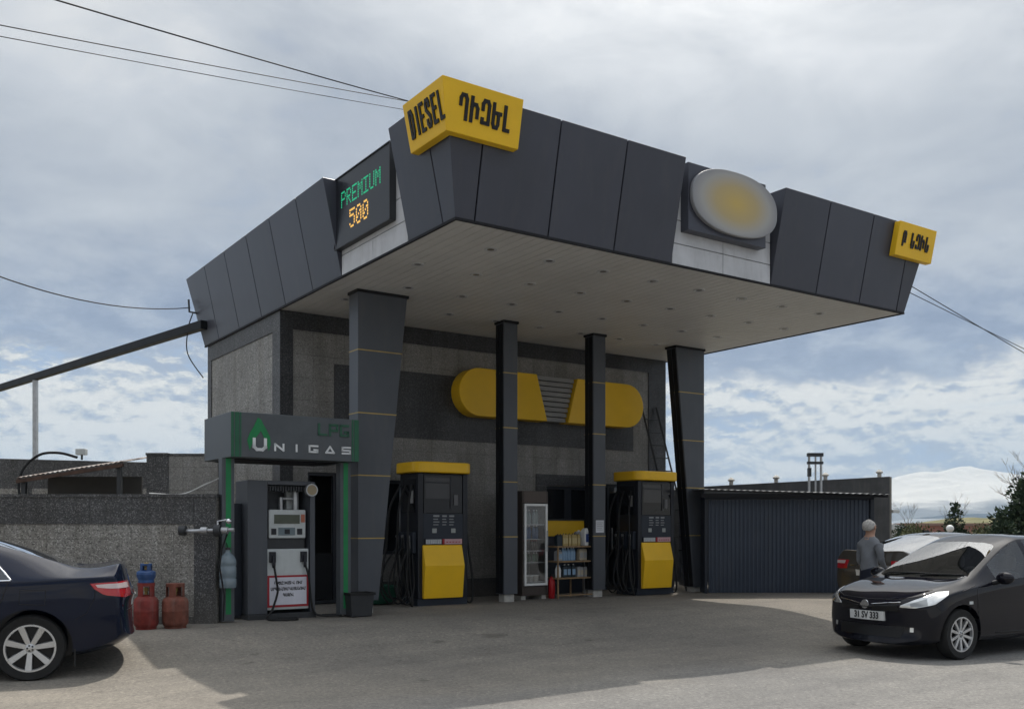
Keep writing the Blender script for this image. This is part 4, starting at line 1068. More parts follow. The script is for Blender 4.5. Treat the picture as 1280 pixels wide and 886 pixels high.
shelf_row('bl', 5, rs-0.28, rs+0.06, RS[1], lambda: lathe_bottle('coolant_bottle', '', 'bottle', '', PB(0.040, 0.25), OM['lblue'], 0.016, 0.02, OM['white']), 'light blue coolant bottle on the middle rack shelf', 'light blue bottles on the middle rack shelf')
shelf_row('be', 3, rs+0.12, rs+0.44, RS[1], lambda: canister('oil_can', '', 'oil can', 0.095, 0.11, 0.25, OM['beige'], M['black_letter'], OM['grey']), 'beige oil can at the right end of the middle rack shelf', 'beige oil cans on the middle rack shelf')
shelf_row('g2', 2, rs-0.43, rs-0.28, RS[0], lambda: lathe_bottle('coolant_bottle', '', 'bottle', '', PB(0.036, 0.22), OM['white'], 0.016, 0.02, OM['lblue']), 'white bottle at the left end of the bottom rack shelf', 'white bottles on the bottom rack shelf')
shelf_row('td', 3, rs-0.28, rs+0.05, RS[0], lambda: canister('oil_can', '', 'oil can', 0.095, 0.10, 0.25, OM['tealdark'], OM['white'], OM['lblue']), 'dark blue oil can on the bottom rack shelf', 'dark blue oil cans on the bottom rack shelf')
shelf_row('g3', 4, rs+0.07, rs+0.43, RS[0], lambda: canister('oil_can', '', 'oil can', 0.075, 0.10, 0.21, OM['grey'], M['black_letter'], OM['beige']), 'grey oil can at the right end of the bottom rack shelf', 'grey oil cans on the bottom rack shelf')

# paper notice on the slim column
nt_ = sthing('paper_notice', 'white paper notice taped on the right slim column', 'notice', 5.955, 4.428, 1.38)
b1 = MB(); b1.box(-0.10, 0.10, -0.002, 0.0, -0.12, 0.12); b1.build('paper', pm('paper', (0.55, 0.57, 0.60), 0.7), nt_)
b1 = MB()
for i in range(5): b1.box(-0.075, 0.075-0.02*(i % 2), -0.0032, -0.0022, 0.07-i*0.035, 0.078-i*0.035)
b1.build('printed_lines', pm('ink', (0.2, 0.2, 0.22), 0.7), nt_)

# ladder leaning on the wall by the right column
ld = sthing('ladder', 'long dark metal ladder leaning on the front wall beside the right column', 'ladder', 8.62, 4.75, 0)
foot = Vector((0.22, 0.0, 0.0)); top = Vector((-0.02, 1.16, 4.05)); side = Vector((0.20, -0.02, 0))
for sg in (-1, 1):
    b1 = MB(); b1.tube([foot+side*sg, top+side*sg], 0.028, 4); b1.build('rail', M['darksteel'], ld)
for i in range(1, 14):
    c = foot.lerp(top, i/14); b1 = MB(); b1.tube([c-side, c+side], 0.014, 6); b1.build('rung', M['darksteel'], ld)
# ------------------------------------------------------------------ boundary walls, sheds and yard things
def wthing(name, label, cat, x, y, z=None, group=None, rz=0.0):
    return thing(name, label, cat, (x, y, ground_z(x, y) if z is None else z), rz, group)
# front boundary wall on the left (faces the road)
bw = wthing('boundary_wall', 'low grey granite boundary wall with darker top band behind the gas bottles', 'wall', -4.2, 13.6, 0.25)
b1 = MB(); b1.box(-9.0, 0.0, 0.0, 0.25, -0.3, 1.79); b1.build('wall', M['granite_light'], bw)
b1 = MB(); b1.box(-9.0, -0.31, -0.014, -0.001, 1.41, 1.79); b1.box(-0.305, 0.0, -0.014, -0.001, 0.0, 1.79); b1.box(-9.0, -0.31, -0.014, -0.001, 0.0, 0.10); b1.build('granite_band', M['granite_dark'], bw)
b1 = MB(); b1.box(-9.02, 0.02, -0.03, 0.28, 1.791, 1.835); b1.build('coping', M['granite_dark'], bw)
# taller yard wall between the boundary wall and the station
yw = wthing('yard_wall', 'taller granite wall with dark end pilaster joining the station side', 'wall', -6.26, 16.5, 0.25)
b1 = MB(); b1.box(0.001, 1.20, 0.0, 0.25, -0.3, 2.59); b1.build('wall', M['granite_mid'], yw)
b1 = MB(); b1.box(-0.02, 0.35, -0.02, -0.001, -0.3, 2.60); b1.box(-0.02, 0.0, 0.0, 0.25, -0.3, 2.6); b1.build('granite_band', M['granite_dark'], yw)
b1 = MB(); b1.box(-0.03, 0.35, -0.04, 0.27, 2.601, 2.64); b1.box(0.351, 1.21, -0.015, 0.26, 2.595, 2.63); b1.build('coping', M['granite_dark'], yw)
# back wall with lighter panels
fw = wthing('back_wall', 'long dark back wall with lighter stone panels behind the rusty lean-to', 'wall', -10.0, 22.0, 0.25)
b1 = MB(); b1.hexa([(-9, 0, -0.3), (3.6, 0, -0.3), (3.6, 0.3, -0.3), (-9, 0.3, -0.3)], [(-9, 0, 3.12), (3.6, 0, 2.80), (3.6, 0.3, 2.80), (-9, 0.3, 3.12)]); b1.build('wall', M['granite_dark'], fw)
b1 = MB()
for i in range(9): b1.box(-7.9+i*1.15, -6.85+i*1.15, -0.02, -0.001, 0.4, 2.25)
b1.build('stone_panel', M['granite_light'], fw)
# rusty lean-to roof
lt = wthing('lean_to', 'rusty corrugated lean-to roof between the walls on the left', 'shed', -8.2, 18.6, 0.25)
b1 = MB(); N = 44
for i in range(N):
    x0 = -1.1+2.0*i/N; x1 = -1.1+2.0*(i+1)/N
    zf = lambda x: 2.28+0.155*(x+1.1)
    w0, w1 = 0.018*math.sin(i*math.pi), 0.018*(1 if i % 2 else -1)
    h0 = 0.010*(1 if i % 2 else -1); h1 = -h0
    b1.hexa([(x0, -0.6, zf(x0)+h0), (x1, -0.6, zf(x1)+h1), (x1, 1.6, zf(x1)+h1+0.30), (x0, 1.6, zf(x0)+h0+0.30)], [(x0, -0.6, zf(x0)+h0+0.012), (x1, -0.6, zf(x1)+h1+0.012), (x1, 1.6, zf(x1)+h1+0.312), (x0, 1.6, zf(x0)+h0+0.312)])
m, nt, b, out = mat('rusty_sheet')
n1 = nnoise(nt, ncoord(nt, 'Object', (1, 2.5, 1)), 2.6, 7, 0.65)
nt.links.new(nramp(nt, n1, [(0.32, (0.07, 0.042, 0.030)), (0.48, (0.17, 0.125, 0.10)), (0.60, (0.36, 0.355, 0.345))]), b.inputs['Base Color']); b.inputs['Roughness'].default_value = 0.65
b1.build('roof', m, lt)
b1 = MB(); b1.hexa([(-1.1, -0.62, 2.19), (0.9, -0.62, 2.50), (0.9, -0.56, 2.50), (-1.1, -0.56, 2.19)], [(-1.1, -0.62, 2.255), (0.9, -0.62, 2.565), (0.9, -0.56, 2.565), (-1.1, -0.56, 2.255)]); b1.build('fascia_board', pm('rust_board', (0.075, 0.045, 0.033), 0.8, 0, 0.4, 6), lt)
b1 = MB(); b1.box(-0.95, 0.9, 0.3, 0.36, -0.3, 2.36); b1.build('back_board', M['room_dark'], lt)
for x in (-1.0, 0.8):
    b1 = MB(); b1.box(x-0.04, x+0.04, -0.55, -0.47, -0.3, 2.2+0.155*(x+1.1)); b1.build('post', M['darksteel'], lt)
fl_ = wthing('flood_light', 'small pale floodlight on a bracket on top of the back wall', 'floodlight', -9.82, 21.9, 3.18)
b1 = MB(); b1.tube([(0, 0, -0.03), (0, 0, 0.08)], 0.025); b1.build('bracket', M['darksteel'], fl_)
b1 = MB(); b1.box(-0.11, 0.11, -0.10, 0.06, 0.08, 0.22); b1.build('head', M['offwhite'], fl_, bevel=0.015)
b1 = MB(); b1.tube(bez([(-9.9, 21.85, 3.20), (-10.3, 21.8, 3.30), (-10.75, 21.8, 3.25), (-11.1, 21.75, 2.9), (-11.15, 21.7, 2.4), (-10.9, 21.7, 2.0), (-10.6, 21.8, 1.8)], 10), 0.030, 8)
tag(b1.build('loose_cable', M['cable'], None, 60), 'black cable looping from the floodlight down the back wall', 'cable')
b1 = MB(); b1.tube(bez([tuple(P(-1.6, 3.75, 2.3)), tuple(P(-1.63, 3.95, 2.1)), (-4.42, 13.75, 2.22), (-4.75, 13.8, 2.09), (-5.2, 13.75, 2.10)], 10), 0.011, 6)
tag(b1.build('loose_cable', M['cable_white'], None, 60), 'thin white cable hanging from the gantry to the boundary wall', 'cable')

# high pipe rail from the canopy to the left with its posts
pr0, pr1 = Vector((-6.58, 19.9, 5.75)), Vector((-21.5, 34.8, 5.75))
hp = thing('pipe_rail', 'long dark steel pipe rail running from the canopy corner off to the left', 'pipe', pr0)
b1 = MB(); d = (pr1-pr0).normalized(); n_ = Vector((-d.y, d.x, 0))*0.075
a_, c_ = Vector((0, 0, 0))-d*0.4, pr1-pr0
b1.hexa([a_-n_-Vector((0, 0, .09)), c_-n_-Vector((0, 0, .09)), c_+n_-Vector((0, 0, .09)), a_+n_-Vector((0, 0, .09))], [a_-n_+Vector((0, 0, .09)), c_-n_+Vector((0, 0, .09)), c_+n_+Vector((0, 0, .09)), a_+n_+Vector((0, 0, .09))])
b1.build('beam', M['shade_rail_black'], hp, bevel=0.01)
for k in (0.44, 0.97):
    q = (pr1-pr0)*k; b1 = MB(); b1.box(q.x-0.055, q.x+0.055, q.y-0.055, q.y+0.055, -5.6, -0.091); b1.build('post', M['steel'], hp)

# gas bottles
def gas_bottle(label, x, y, z, R_, H, mtl, collar=True, small=False, rz=0.0):
    r_ = thing('gas_bottle', label, 'gas bottle', (x, y, z), rz)
    b_ = MB(); b_.lathe([(R_*0.82, 0), (R_*0.84, 0.03), (R_*0.80, 0.035), (R_*0.97, 0.075), (R_, 0.11), (R_, H*0.52), (R_*1.012, H*0.53), (R_*1.012, H*0.55), (R_, H*0.56), (R_, H*0.80), (R_*0.93, H*0.88), (R_*0.70, H*0.955), (R_*0.3, H), (0.02, H+0.004)], 28); b_.build('body', mtl, r_, 50)
    b_ = MB(); b_.lathe([(0.022, H), (0.022, H+0.05), (0.035, H+0.055), (0.03, H+0.10)], 12); b_.build('valve', M['brass'], r_, 50)
    if collar:
        b_ = MB(); ch = 0.16 if not small else 0.085; cr = R_*(0.70 if not small else 0.62)
        for k in range(4):
            a0 = R(90*k+16); a1 = R(90*k+62)
            q = [(cr*math.cos(a0+(a1-a0)*j/5), cr*math.sin(a0+(a1-a0)*j/5)) for j in range(6)]
            q2 = [(x_*0.95, y_*0.95) for x_, y_ in q[::-1]]
            b_.prism(q+q2, 'z', H*0.93, H+ch*0.72)
        b_.lathe([(cr*0.95, H+ch*0.72), (cr, H+ch*0.72), (cr*1.01, H+ch), (cr*0.96, H+ch)], 24)
        b_.build('collar', mtl, r_, 50)
    return r_
gas_bottle('taller red gas bottle carrying a small blue one, beside the boundary wall', -4.92, 12.9, 0.235, 0.16, 0.475, M['gas_red'], rz=0.5)
gas_bottle('small blue gas bottle stacked on the red gas bottle', -4.92, 12.9, 0.872, 0.122, 0.17, M['gas_blue'], True, True, 0.2)
gas_bottle('shorter faded rust-red gas bottle nearer the gantry', -4.57, 13.02, 0.24, 0.173, 0.455, M['gas_rust'], rz=0.9)

# ------------------------------------------------------------------ corrugated shed on the right
sh = wthing('metal_shed', 'dark corrugated metal shed with a low pitched sheet roof on the right', 'shed', 4.05, 19.9, 0.24)
def corrug(b_, x0, x1, y, z0, z1, pitch=0.085, dep=0.017):
    pts = []; x = x0
    while x < x1-1e-6:
        pts += [(x, 0), (x+pitch*0.45, 0), (x+pitch*0.6, -dep), (x+pitch*0.85, -dep)]; x += pitch
    pts.append((x1, 0))
    for (a, p), (c, q) in zip(pts[:-1], pts[1:]):
        c = min(c, x1); a = min(a, x1)
        if c-a < 1e-5: continue
        b_.face([(a, y+p, z0), (c, y+q, z0), (c, y+q, z1), (a, y+p, z1)])
M['shed_metal'] = pm('shed_sheet', (0.052, 0.066, 0.092), 0.42, 0.15, 0.10, 1.2, dirt=0.12)
b1 = MB(); corrug(b1, 0.03, 3.36, 0.0, 0.02, 1.94); b1.box(0.03, 3.36, 0.02, 0.05, 0.02, 1.94); b1.build('front_sheet', M['shed_metal'], sh)
b1 = MB(); b1.box(-0.06, 0.0, -0.04, 0.06, 0, 1.99); b1.box(3.37, 3.45, -0.05, 3.0, 0, 2.02); b1.box(-0.06, 3.45, -0.05, 0.06, 1.95, 2.03); b1.box(-0.06, 0.0, 0.07, 3.0, 0, 2.0); b1.build('frame', M['pump_navy'], sh, bevel=0.006)
b1 = MB(); N = 60
for i in range(N):
    x0 = -0.25+3.9*i/N; x1 = -0.25+3.9*(i+1)/N; h0 = 0.008*(1 if i % 2 else -1); h1 = -h0
    f0 = lambda x: 2.16-0.028*x
    b1.hexa([(x0, -0.45, f0(x0)+h0-0.03), (x1, -0.45, f0(x1)+h1-0.03), (x1, 3.0, f0(x1)+h1+0.10), (x0, 3.0, f0(x0)+h0+0.10)], [(x0, -0.45, f0(x0)+h0-0.018), (x1, -0.45, f0(x1)+h1-0.018), (x1, 3.0, f0(x1)+h1+0.112), (x0, 3.0, f0(x0)+h0+0.112)])
b1.build('roof', pm('shed_roof', (0.16, 0.165, 0.17), 0.5, 0.3, 0.2, 4, dirt=0.3), sh)
b1 = MB(); b1.box(-0.2, 3.6, -0.38, -0.32, 1.98, 2.06); b1.build('gutter', M['fascia_dark'], sh)
for x in (0.25, 0.1):
    pass
ch_ = wthing('chimney_pipe', 'group of two thin steel flue pipes with dark cowls rising behind the shed roof', 'flue', 7.1, 22.5, 0.25)
for i, x in enumerate((-0.13, 0.02, 0.15)):
    b1 = MB(); b1.tube([(x, 0, 0), (x, 0, 3.05)], 0.030 if i != 1 else 0.022, 8); b1.build('pipe', M['steel'], ch_, 60)
b1 = MB(); b1.box(-0.17, 0.19, -0.05, 0.05, 2.84, 2.90); b1.box(-0.17, 0.19, -0.06, 0.06, 3.02, 3.10); b1.box(-0.16, -0.09, -0.05, 0.05, 2.55, 2.75); b1.build('cowl', M['darksteel'], ch_)
# wall of the yard behind the shed
rw = wthing('rear_wall', 'dark wall rising to the right behind the metal shed with small vents on top', 'wall', 4.8, 24.0, 0.25)
b1 = MB(); b1.hexa([(-3, 0, -0.3), (4.65, 0, -0.3), (4.65, 0.3, -0.3), (-3, 0.3, -0.3)], [(-3, 0, 2.22), (4.65, 0, 2.63), (4.65, 0.3, 2.63), (-3, 0.3, 2.22)]); b1.build('wall', pm('render_dark', (0.062, 0.064, 0.066), 0.85, 0, 0.25, 2.5, 0.2, dirt=0.3), rw)
b1 = MB(); b1.box(4.651, 4.70, 0.0, 3.0, -0.3, 2.62); b1.build('side', pm('render_pale', (0.20, 0.19, 0.17), 0.85), rw)
for i, x in enumerate((0.72, 1.85, 3.09, 4.45)):
    b1 = MB(); z = 2.22+(x+3)*0.0536; b1.tube([(x, 0.15, z-0.02), (x, 0.15, z+0.10)], 0.05, 10); b1.lathe([(0.075, z+0.10), (0.09, z+0.13), (0.03, z+0.19)], 12, (x, 0.15, 0)); b1.build('roof_vent', M['concrete'], rw, 50)
# two small items at the foot of the shed: lamp on rear wall
b1 = MB(); b1.box(-0.05, 0.12, -0.08, 0.05, -0.05, 0.03)
tag(b1.build('wall_lamp', M['offwhite'], None, bevel=0.01, loc=(9.55, 24.0, 2.02)), 'tiny pale lamp sticking out of the rear wall end', 'lamp')

# far low building, globe lamp
fb = wthing('far_building', 'low pinkish building far behind the parked cars', 'building', 60.0, 110.0, 0)
b1 = MB(); b1.box(-15, 8.5, 0, 8, -1, 1.75); b1.build('wall', pm('pink_render', (0.42, 0.20, 0.17), 0.9, 0, 0.1, 0.3), fb)
b1 = MB(); b1.box(-15.4, 8.9, -0.5, 8.4, 1.751, 2.05); b1.build('roof', pm('roof_brown', (0.25, 0.16, 0.13), 0.9), fb)
for x in (-10.0, -7.2, -3.4, 2.0):
    b1 = MB(); b1.box(x, x+1.7, -0.06, -0.005, 0.2, 1.3); b1.build('window', M['screen'], fb)
fb2 = wthing('far_building', 'pale far building beside the low pinkish one', 'building', 39.5, 105.0, 0)
b1 = MB(); b1.box(0, 4.5, 0, 6, -1, 1.3); b1.build('wall', pm('pale_render', (0.5, 0.48, 0.47), 0.9), fb2)
b1 = MB(); b1.prism([(-0.3, 1.301), (4.8, 1.301), (2.25, 2.0)], 'y', -0.2, 6.2); b1.build('roof', M['recess_white'], fb2)
gl = wthing('globe_lamp', 'white globe lamp on a thin post beyond the parked cars', 'lamp', 13.7, 30.0)
b1 = MB(); b1.tube([(0, 0, 0), (0, 0, 1.22)], 0.03); b1.build('post', M['darksteel'], gl)
b1 = MB(); b1.ball((0, 0, 1.32), 0.115, seg=16, rg=10); b1.build('globe', M['white'], gl, 180)
b1 = MB(); b1.lathe([(0.05, 1.195), (0.06, 1.225)], 12); b1.build('collar', M['darksteel'], gl)

# ------------------------------------------------------------------ overhead cables
def cable(label, a, b_, drop, r, group=None):
    mb = MB(); mb.tube(sag(a, b_, drop, 24), r, 6); o = mb.build('overhead_cable', M['cable'], None, 60)
    return tag(o, label, 'cable', group)
def pxp(x, y, Y):
    return Vector(((x-640)/1199*Y, Y, CAM_H-(y-658.3)/1199*Y))
cable('thickest and highest overhead cable running from the top left to the canopy', pxp(-1500, -478, 3.6), pxp(545, 136, 14.8), 0.05, 0.0075)
cable('middle of the three overhead cables at the upper left', pxp(-1400, -248, 4.2), pxp(545, 133, 14.8), 0.04, 0.0052)
cable('lowest and thinnest of the three overhead cables at the upper left', pxp(-1400, -226, 4.2), pxp(545, 144, 14.8), 0.04, 0.0042)
cable('upper overhead cable leaving the right end of the canopy', P(9.45, 1.2, 6.3), pxp(1500, 540, 36.0), 0.05, 0.008)
cable('lower overhead cable leaving the right end of the canopy', P(9.45, 1.0, 6.4), pxp(1500, 562, 33.0), 0.10, 0.009)
c0 = cable('sagging cable from the left edge to the hook on the canopy corner', pxp(-400, 130, 11.0), P(-0.26, 10.3, 5.95), 0.72, 0.011)
mast = thing('cable_mast', 'short steel mast on the canopy roof hidden behind the corner sign', 'mast', pxp(545, 136, 14.8)-Vector((0, 0, 2.0)))
b1 = MB(); b1.tube([(0, 0, -0.3), (0, 0, 2.06)], 0.03, 10); b1.build('pole', M['darksteel'], mast, 60)
b1 = MB(); b1.box(-0.06, 0.06, -0.03, 0.03, 1.86, 1.92); b1.build('bracket', M['steel'], mast)
hk = sthing('cable_hook', 'small dark hook holding the sagging cable on the left canopy corner', 'hook', -0.24, 10.2, 5.95)
b1 = MB(); b1.tube([(0.1, 0, -0.12), (-0.05, 0.05, -0.10), (-0.05, 0.1, 0.16)], 0.022); b1.build('hook', M['darksteel'], hk)
b1 = MB(); b1.tube(bez([P(-0.2, 10.3, 5.85), P(-0.3, 10.3, 5.5), P(-0.28, 10.4, 5.0), P(0.0, 10.25, 4.5)], 8), 0.012, 6)
tag(b1.build('loose_cable', M['cable'], None, 60), 'short cable hanging from the hook under the left canopy corner', 'cable')

# ------------------------------------------------------------------ vegetation
def leafmat(name, lo, hi):
    m, nt, b, out = mat(name)
    oi = nt.nodes.new('ShaderNodeNewGeometry')
    nt.links.new(nramp(nt, oi.outputs['Random Per Island'], [(0.0, lo), (1.0, hi)]), b.inputs['Base Color'])
    b.inputs['Roughness'].default_value = 0.7; b.inputs['Specular IOR Level'].default_value = 0.25
    return m
M['leaf_dark'] = leafmat('leaf_dark', (0.012, 0.026, 0.014), (0.045, 0.070, 0.032))
M['leaf_olive'] = leafmat('leaf_olive', (0.045, 0.055, 0.020), (0.11, 0.115, 0.045))
M['bark'] = pm('bark', (0.085, 0.065, 0.050), 0.9, 0, 0.3, 14, 0.4)
def foliage(name, parent, clumps, n, size, mtl, seed, needle=False):
    rnd = random.Random(seed); verts = []; faces = []
    tot = sum(c[3]**2 for c in clumps)
    for (cx, cy, cz, r, sz) in clumps:
        for _ in range(int(n*r*r/tot)):
            while True:
                d = Vector((rnd.gauss(0, 1), rnd.gauss(0, 1), rnd.gauss(0, 1)))
                if d.length > 0.1: break
            d.normalize(); q = rnd.uniform(0.45, 1.05)
            p = Vector((cx, cy, cz))+Vector((d.x*r, d.y*r, d.z*r*sz))*q
            s = size*rnd.uniform(0.6, 1.4)
            ax = (d+Vector((rnd.gauss(0, .7), rnd.gauss(0, .7), rnd.gauss(0.3, .6)))).normalized()
            bx = ax.cross(Vector((rnd.gauss(0, 1), rnd.gauss(0, 1), rnd.gauss(0, 1)))).normalized()
            w = s*(0.28 if needle else 0.5); i = len(verts)
            verts += [tuple(p), tuple(p+ax*s*0.55+bx*w), tuple(p+ax*s*1.1), tuple(p+ax*s*0.55-bx*w)]
            faces.append((i, i+1, i+2, i+3))
    me = bpy.data.meshes.new(name); me.from_pydata(verts, [], faces); me.materials.append(mtl)
    o = bpy.data.objects.new(name, me); scn.collection.objects.link(o); o.parent = parent
    return o
def bush(name, label, cat, x, y, h, w, mtl, n, size, seed, cone=False, group=None):
    t_ = wthing(name, label, cat, x, y, None, group); rnd = random.Random(seed); cl_ = []
    for k in range(16 if not cone else 22):
        u = rnd.random()
        if cone: z = h*(0.12+0.86*u); rr = w*(1-u)*0.8+0.06; r = max(0.09*h*0.6, w*0.45*(1-u)+0.05)
        else: z = h*(0.2+0.6*u); rr = w*0.62*math.sqrt(max(0.05, 1-(2*u-1)**2)); r = w*rnd.uniform(0.28, 0.46)
        a = rnd.uniform(0, 6.28); q = rnd.uniform(0.2, 1)
        cl_.append((rr*q*math.cos(a), rr*q*math.sin(a), z, r, 0.9))
    foliage('crown', t_, cl_, n, size, mtl, seed, True)
    b_ = MB(); b_.tube([(0, 0, -0.1), (0.02, 0, h*0.4), (0, 0.02, h*0.85)], [w*0.06, w*0.045, w*0.015], 8); b_.build('trunk', M['bark'], t_, 60)
    return t_
bush('juniper_tree', 'large dark green juniper at the right edge of the photo', 'tree', 15.15, 27.5, 2.85, 1.75, M['leaf_dark'], 17000, 0.12, 11)
bush('juniper_tree', 'low dark green juniper left of the large one at the right edge', 'tree', 13.75, 26.8, 1.6, 0.65, M['leaf_dark'], 4500, 0.10, 12)
bush('conifer_tree', 'small pointed dark conifer behind the globe lamp', 'tree', 18.25, 39.5, 2.35, 0.95, M['leaf_dark'], 4200, 0.12, 13, True)
for i, (x, y, h, w, mt_) in enumerate(((17.0, 41, 1.35, 0.9, 'leaf_olive'), (19.7, 40, 1.5, 1.0, 'leaf_olive'), (21.0, 42, 1.45, 0.9, 'leaf_dark'), (22.4, 44, 1.5, 1.1, 'leaf_olive'), (18.6, 44.5, 1.7, 1.2, 'leaf_olive'))):
    bush('shrub', ['olive green shrub left of the small conifer', 'olive shrub just right of the small conifer', 'dark shrub between two olive shrubs', 'olive shrub nearest to the big juniper', 'wide olive shrub behind the small conifer'][i], 'shrub', x, y, h, w, M[mt_], 2200, 0.10, 20+i, False, 'shrubs beyond the parked cars')
bush('shrub', 'small dark shrub by the far pale building', 'shrub', 24.5, 60, 1.5, 1.0, M['leaf_dark'], 1800, 0.13, 31, False, 'shrubs beyond the parked cars')
def bare_tree(label, x, y, h, seed, lean=(0, 0), name='bare_tree', depth=5, r0=0.07):
    t_ = wthing(name, label, 'tree', x, y); rnd = random.Random(seed)
    tr, br = MB(), MB()
    def grow(p, d, L, r, lev, mb):
        pts = [p]; q = p.copy(); dd = d.copy()
        for k in range(4):
            dd = (dd+Vector((rnd.gauss(0, .10), rnd.gauss(0, .10), rnd.gauss(0.04, .07)))).normalized(); q = q+dd*L/4; pts.append(q.copy())
        mb.tube(pts, [r*(1-0.45*i/4) for i in range(5)], 5 if lev else 8, False)
        if lev < depth:
            for k in range(rnd.choice((2, 3, 3))):
                i = rnd.choice((2, 3, 4, 4)); a = rnd.uniform(0, 6.28); sp_ = rnd.uniform(0.35, 0.85)
                nd = (dd+Vector((math.cos(a), math.sin(a), 0.25))*sp_).normalized()
                grow(pts[i], nd, L*rnd.uniform(0.6, 0.8), max(0.0045, r*0.5), lev+1, br)
    grow(Vector((0, 0, -0.1)), Vector((lean[0], lean[1], 1)).normalized(), h*0.38, r0, 0, tr)
    tr.build('trunk', M['bark'], t_, 60); br.build('branches', M['bark'], t_, 60)
    return t_
bare_tree('leafless tree reaching in over the juniper from the right edge', 17.6, 30.5, 4.0, 3, (-0.5, 0))
bare_tree('thin leafless sapling beyond the silver car', 21.5, 52, 3.2, 8, (0, 0), 'bare_sapling', 4, 0.035)
bare_tree('thin leafless sapling behind the shrubs beside the globe lamp', 25.0, 54, 3.6, 9, (0, 0), 'bare_sapling', 4, 0.035)
# ------------------------------------------------------------------ cars
def carpaint(name, c, flake=0.5):
    m, nt, b, out = mat(name)
    n1 = nnoise(nt, ncoord(nt), 2.0, 4, 0.6)
    nt.links.new(nramp(nt, n1, [(0.3, tuple(x*0.9 for x in c)), (0.7, tuple(x*1.1 for x in c))]), b.inputs['Base Color'])
    b.inputs['Metallic'].default_value = 0.0; b.inputs['Roughness'].default_value = 0.42; b.inputs['Specular IOR Level'].default_value = 0.0
    b.inputs['Coat IOR'].default_value = 1.36; b.inputs['Coat Weight'].default_value = 1.0; b.inputs['Coat Roughness'].default_value = 0.02
    # the shell is black inside
    ge = nt.nodes.new('ShaderNodeNewGeometry'); bd_ = nt.nodes.new('ShaderNodeBsdfDiffuse'); bd_.inputs[0].default_value = (0.02, 0.02, 0.02, 1)
    mx_ = nt.nodes.new('ShaderNodeMixShader'); nt.links.new(ge.outputs['Backfacing'], mx_.inputs[0]); nt.links.new(b.outputs[0], mx_.inputs[1]); nt.links.new(bd_.outputs[0], mx_.inputs[2]); nt.links.new(mx_.outputs[0], out.inputs[0])
    # road dust gathers low on the sides
    sp_ = nt.nodes.new('ShaderNodeSeparateXYZ'); nt.links.new(ncoord(nt), sp_.inputs[0])
    mr = nt.nodes.new('ShaderNodeMapRange'); nt.links.new(sp_.outputs[2], mr.inputs[0]); mr.inputs[1].default_value = 0.75; mr.inputs[2].default_value = 0.2; mr.inputs[3].default_value = 0.0; mr.inputs[4].default_value = 0.25
    md = nt.nodes.new('ShaderNodeMath'); md.operation = 'MULTIPLY'; nt.links.new(mr.outputs[0], md.inputs[0]); nt.links.new(nnoise(nt, ncoord(nt), 6, 6, 0.7), md.inputs[1])
    rr = nt.nodes.new('ShaderNodeMapRange'); nt.links.new(md.outputs[0], rr.inputs[0]); rr.inputs[2].default_value = 0.25; rr.inputs[3].default_value = 0.015; rr.inputs[4].default_value = 0.30
    nt.links.new(rr.outputs[0], b.inputs['Coat Roughness'])
    return m
M['car_glass'] = glassy('car_glass', (0.015, 0.018, 0.02), 0.55, 0.01, 2.2)
M['car_glass_clear'] = glassy('car_glass_clear', (0.015, 0.018, 0.018), 0.82, 0.01, 1.5)
M['car_glass_dark'] = glassy('car_glass_tinted', (0.008, 0.009, 0.010), 0.25, 0.01, 2.0)
M['trim_black'] = pm('trim_black', (0.010, 0.010, 0.011), 0.4)
M['tyre'] = pm('tyre_rubber', (0.014, 0.014, 0.014), 0.75, 0, 0.3, 10)
M['alloy'] = pm('alloy_silver', (0.52, 0.53, 0.54), 0.28, 0.75, 0.06, 6)
M['tail_red'] = pm('tail_red', (0.42, 0.010, 0.018), 0.12, coat=1.0)
M['tail_clear'] = pm('tail_clear', (0.60, 0.50, 0.50), 0.12, coat=1.0)
M['lamp_silver'] = pm('lamp_reflector', (0.62, 0.63, 0.62), 0.15, 0.6, 0.15, 14, coat=1.0)
M['seat'] = pm('seat_fabric', (0.06, 0.058, 0.055), 0.9)
M['plate'] = pm('plate_white', (0.62, 0.63, 0.62), 0.4)

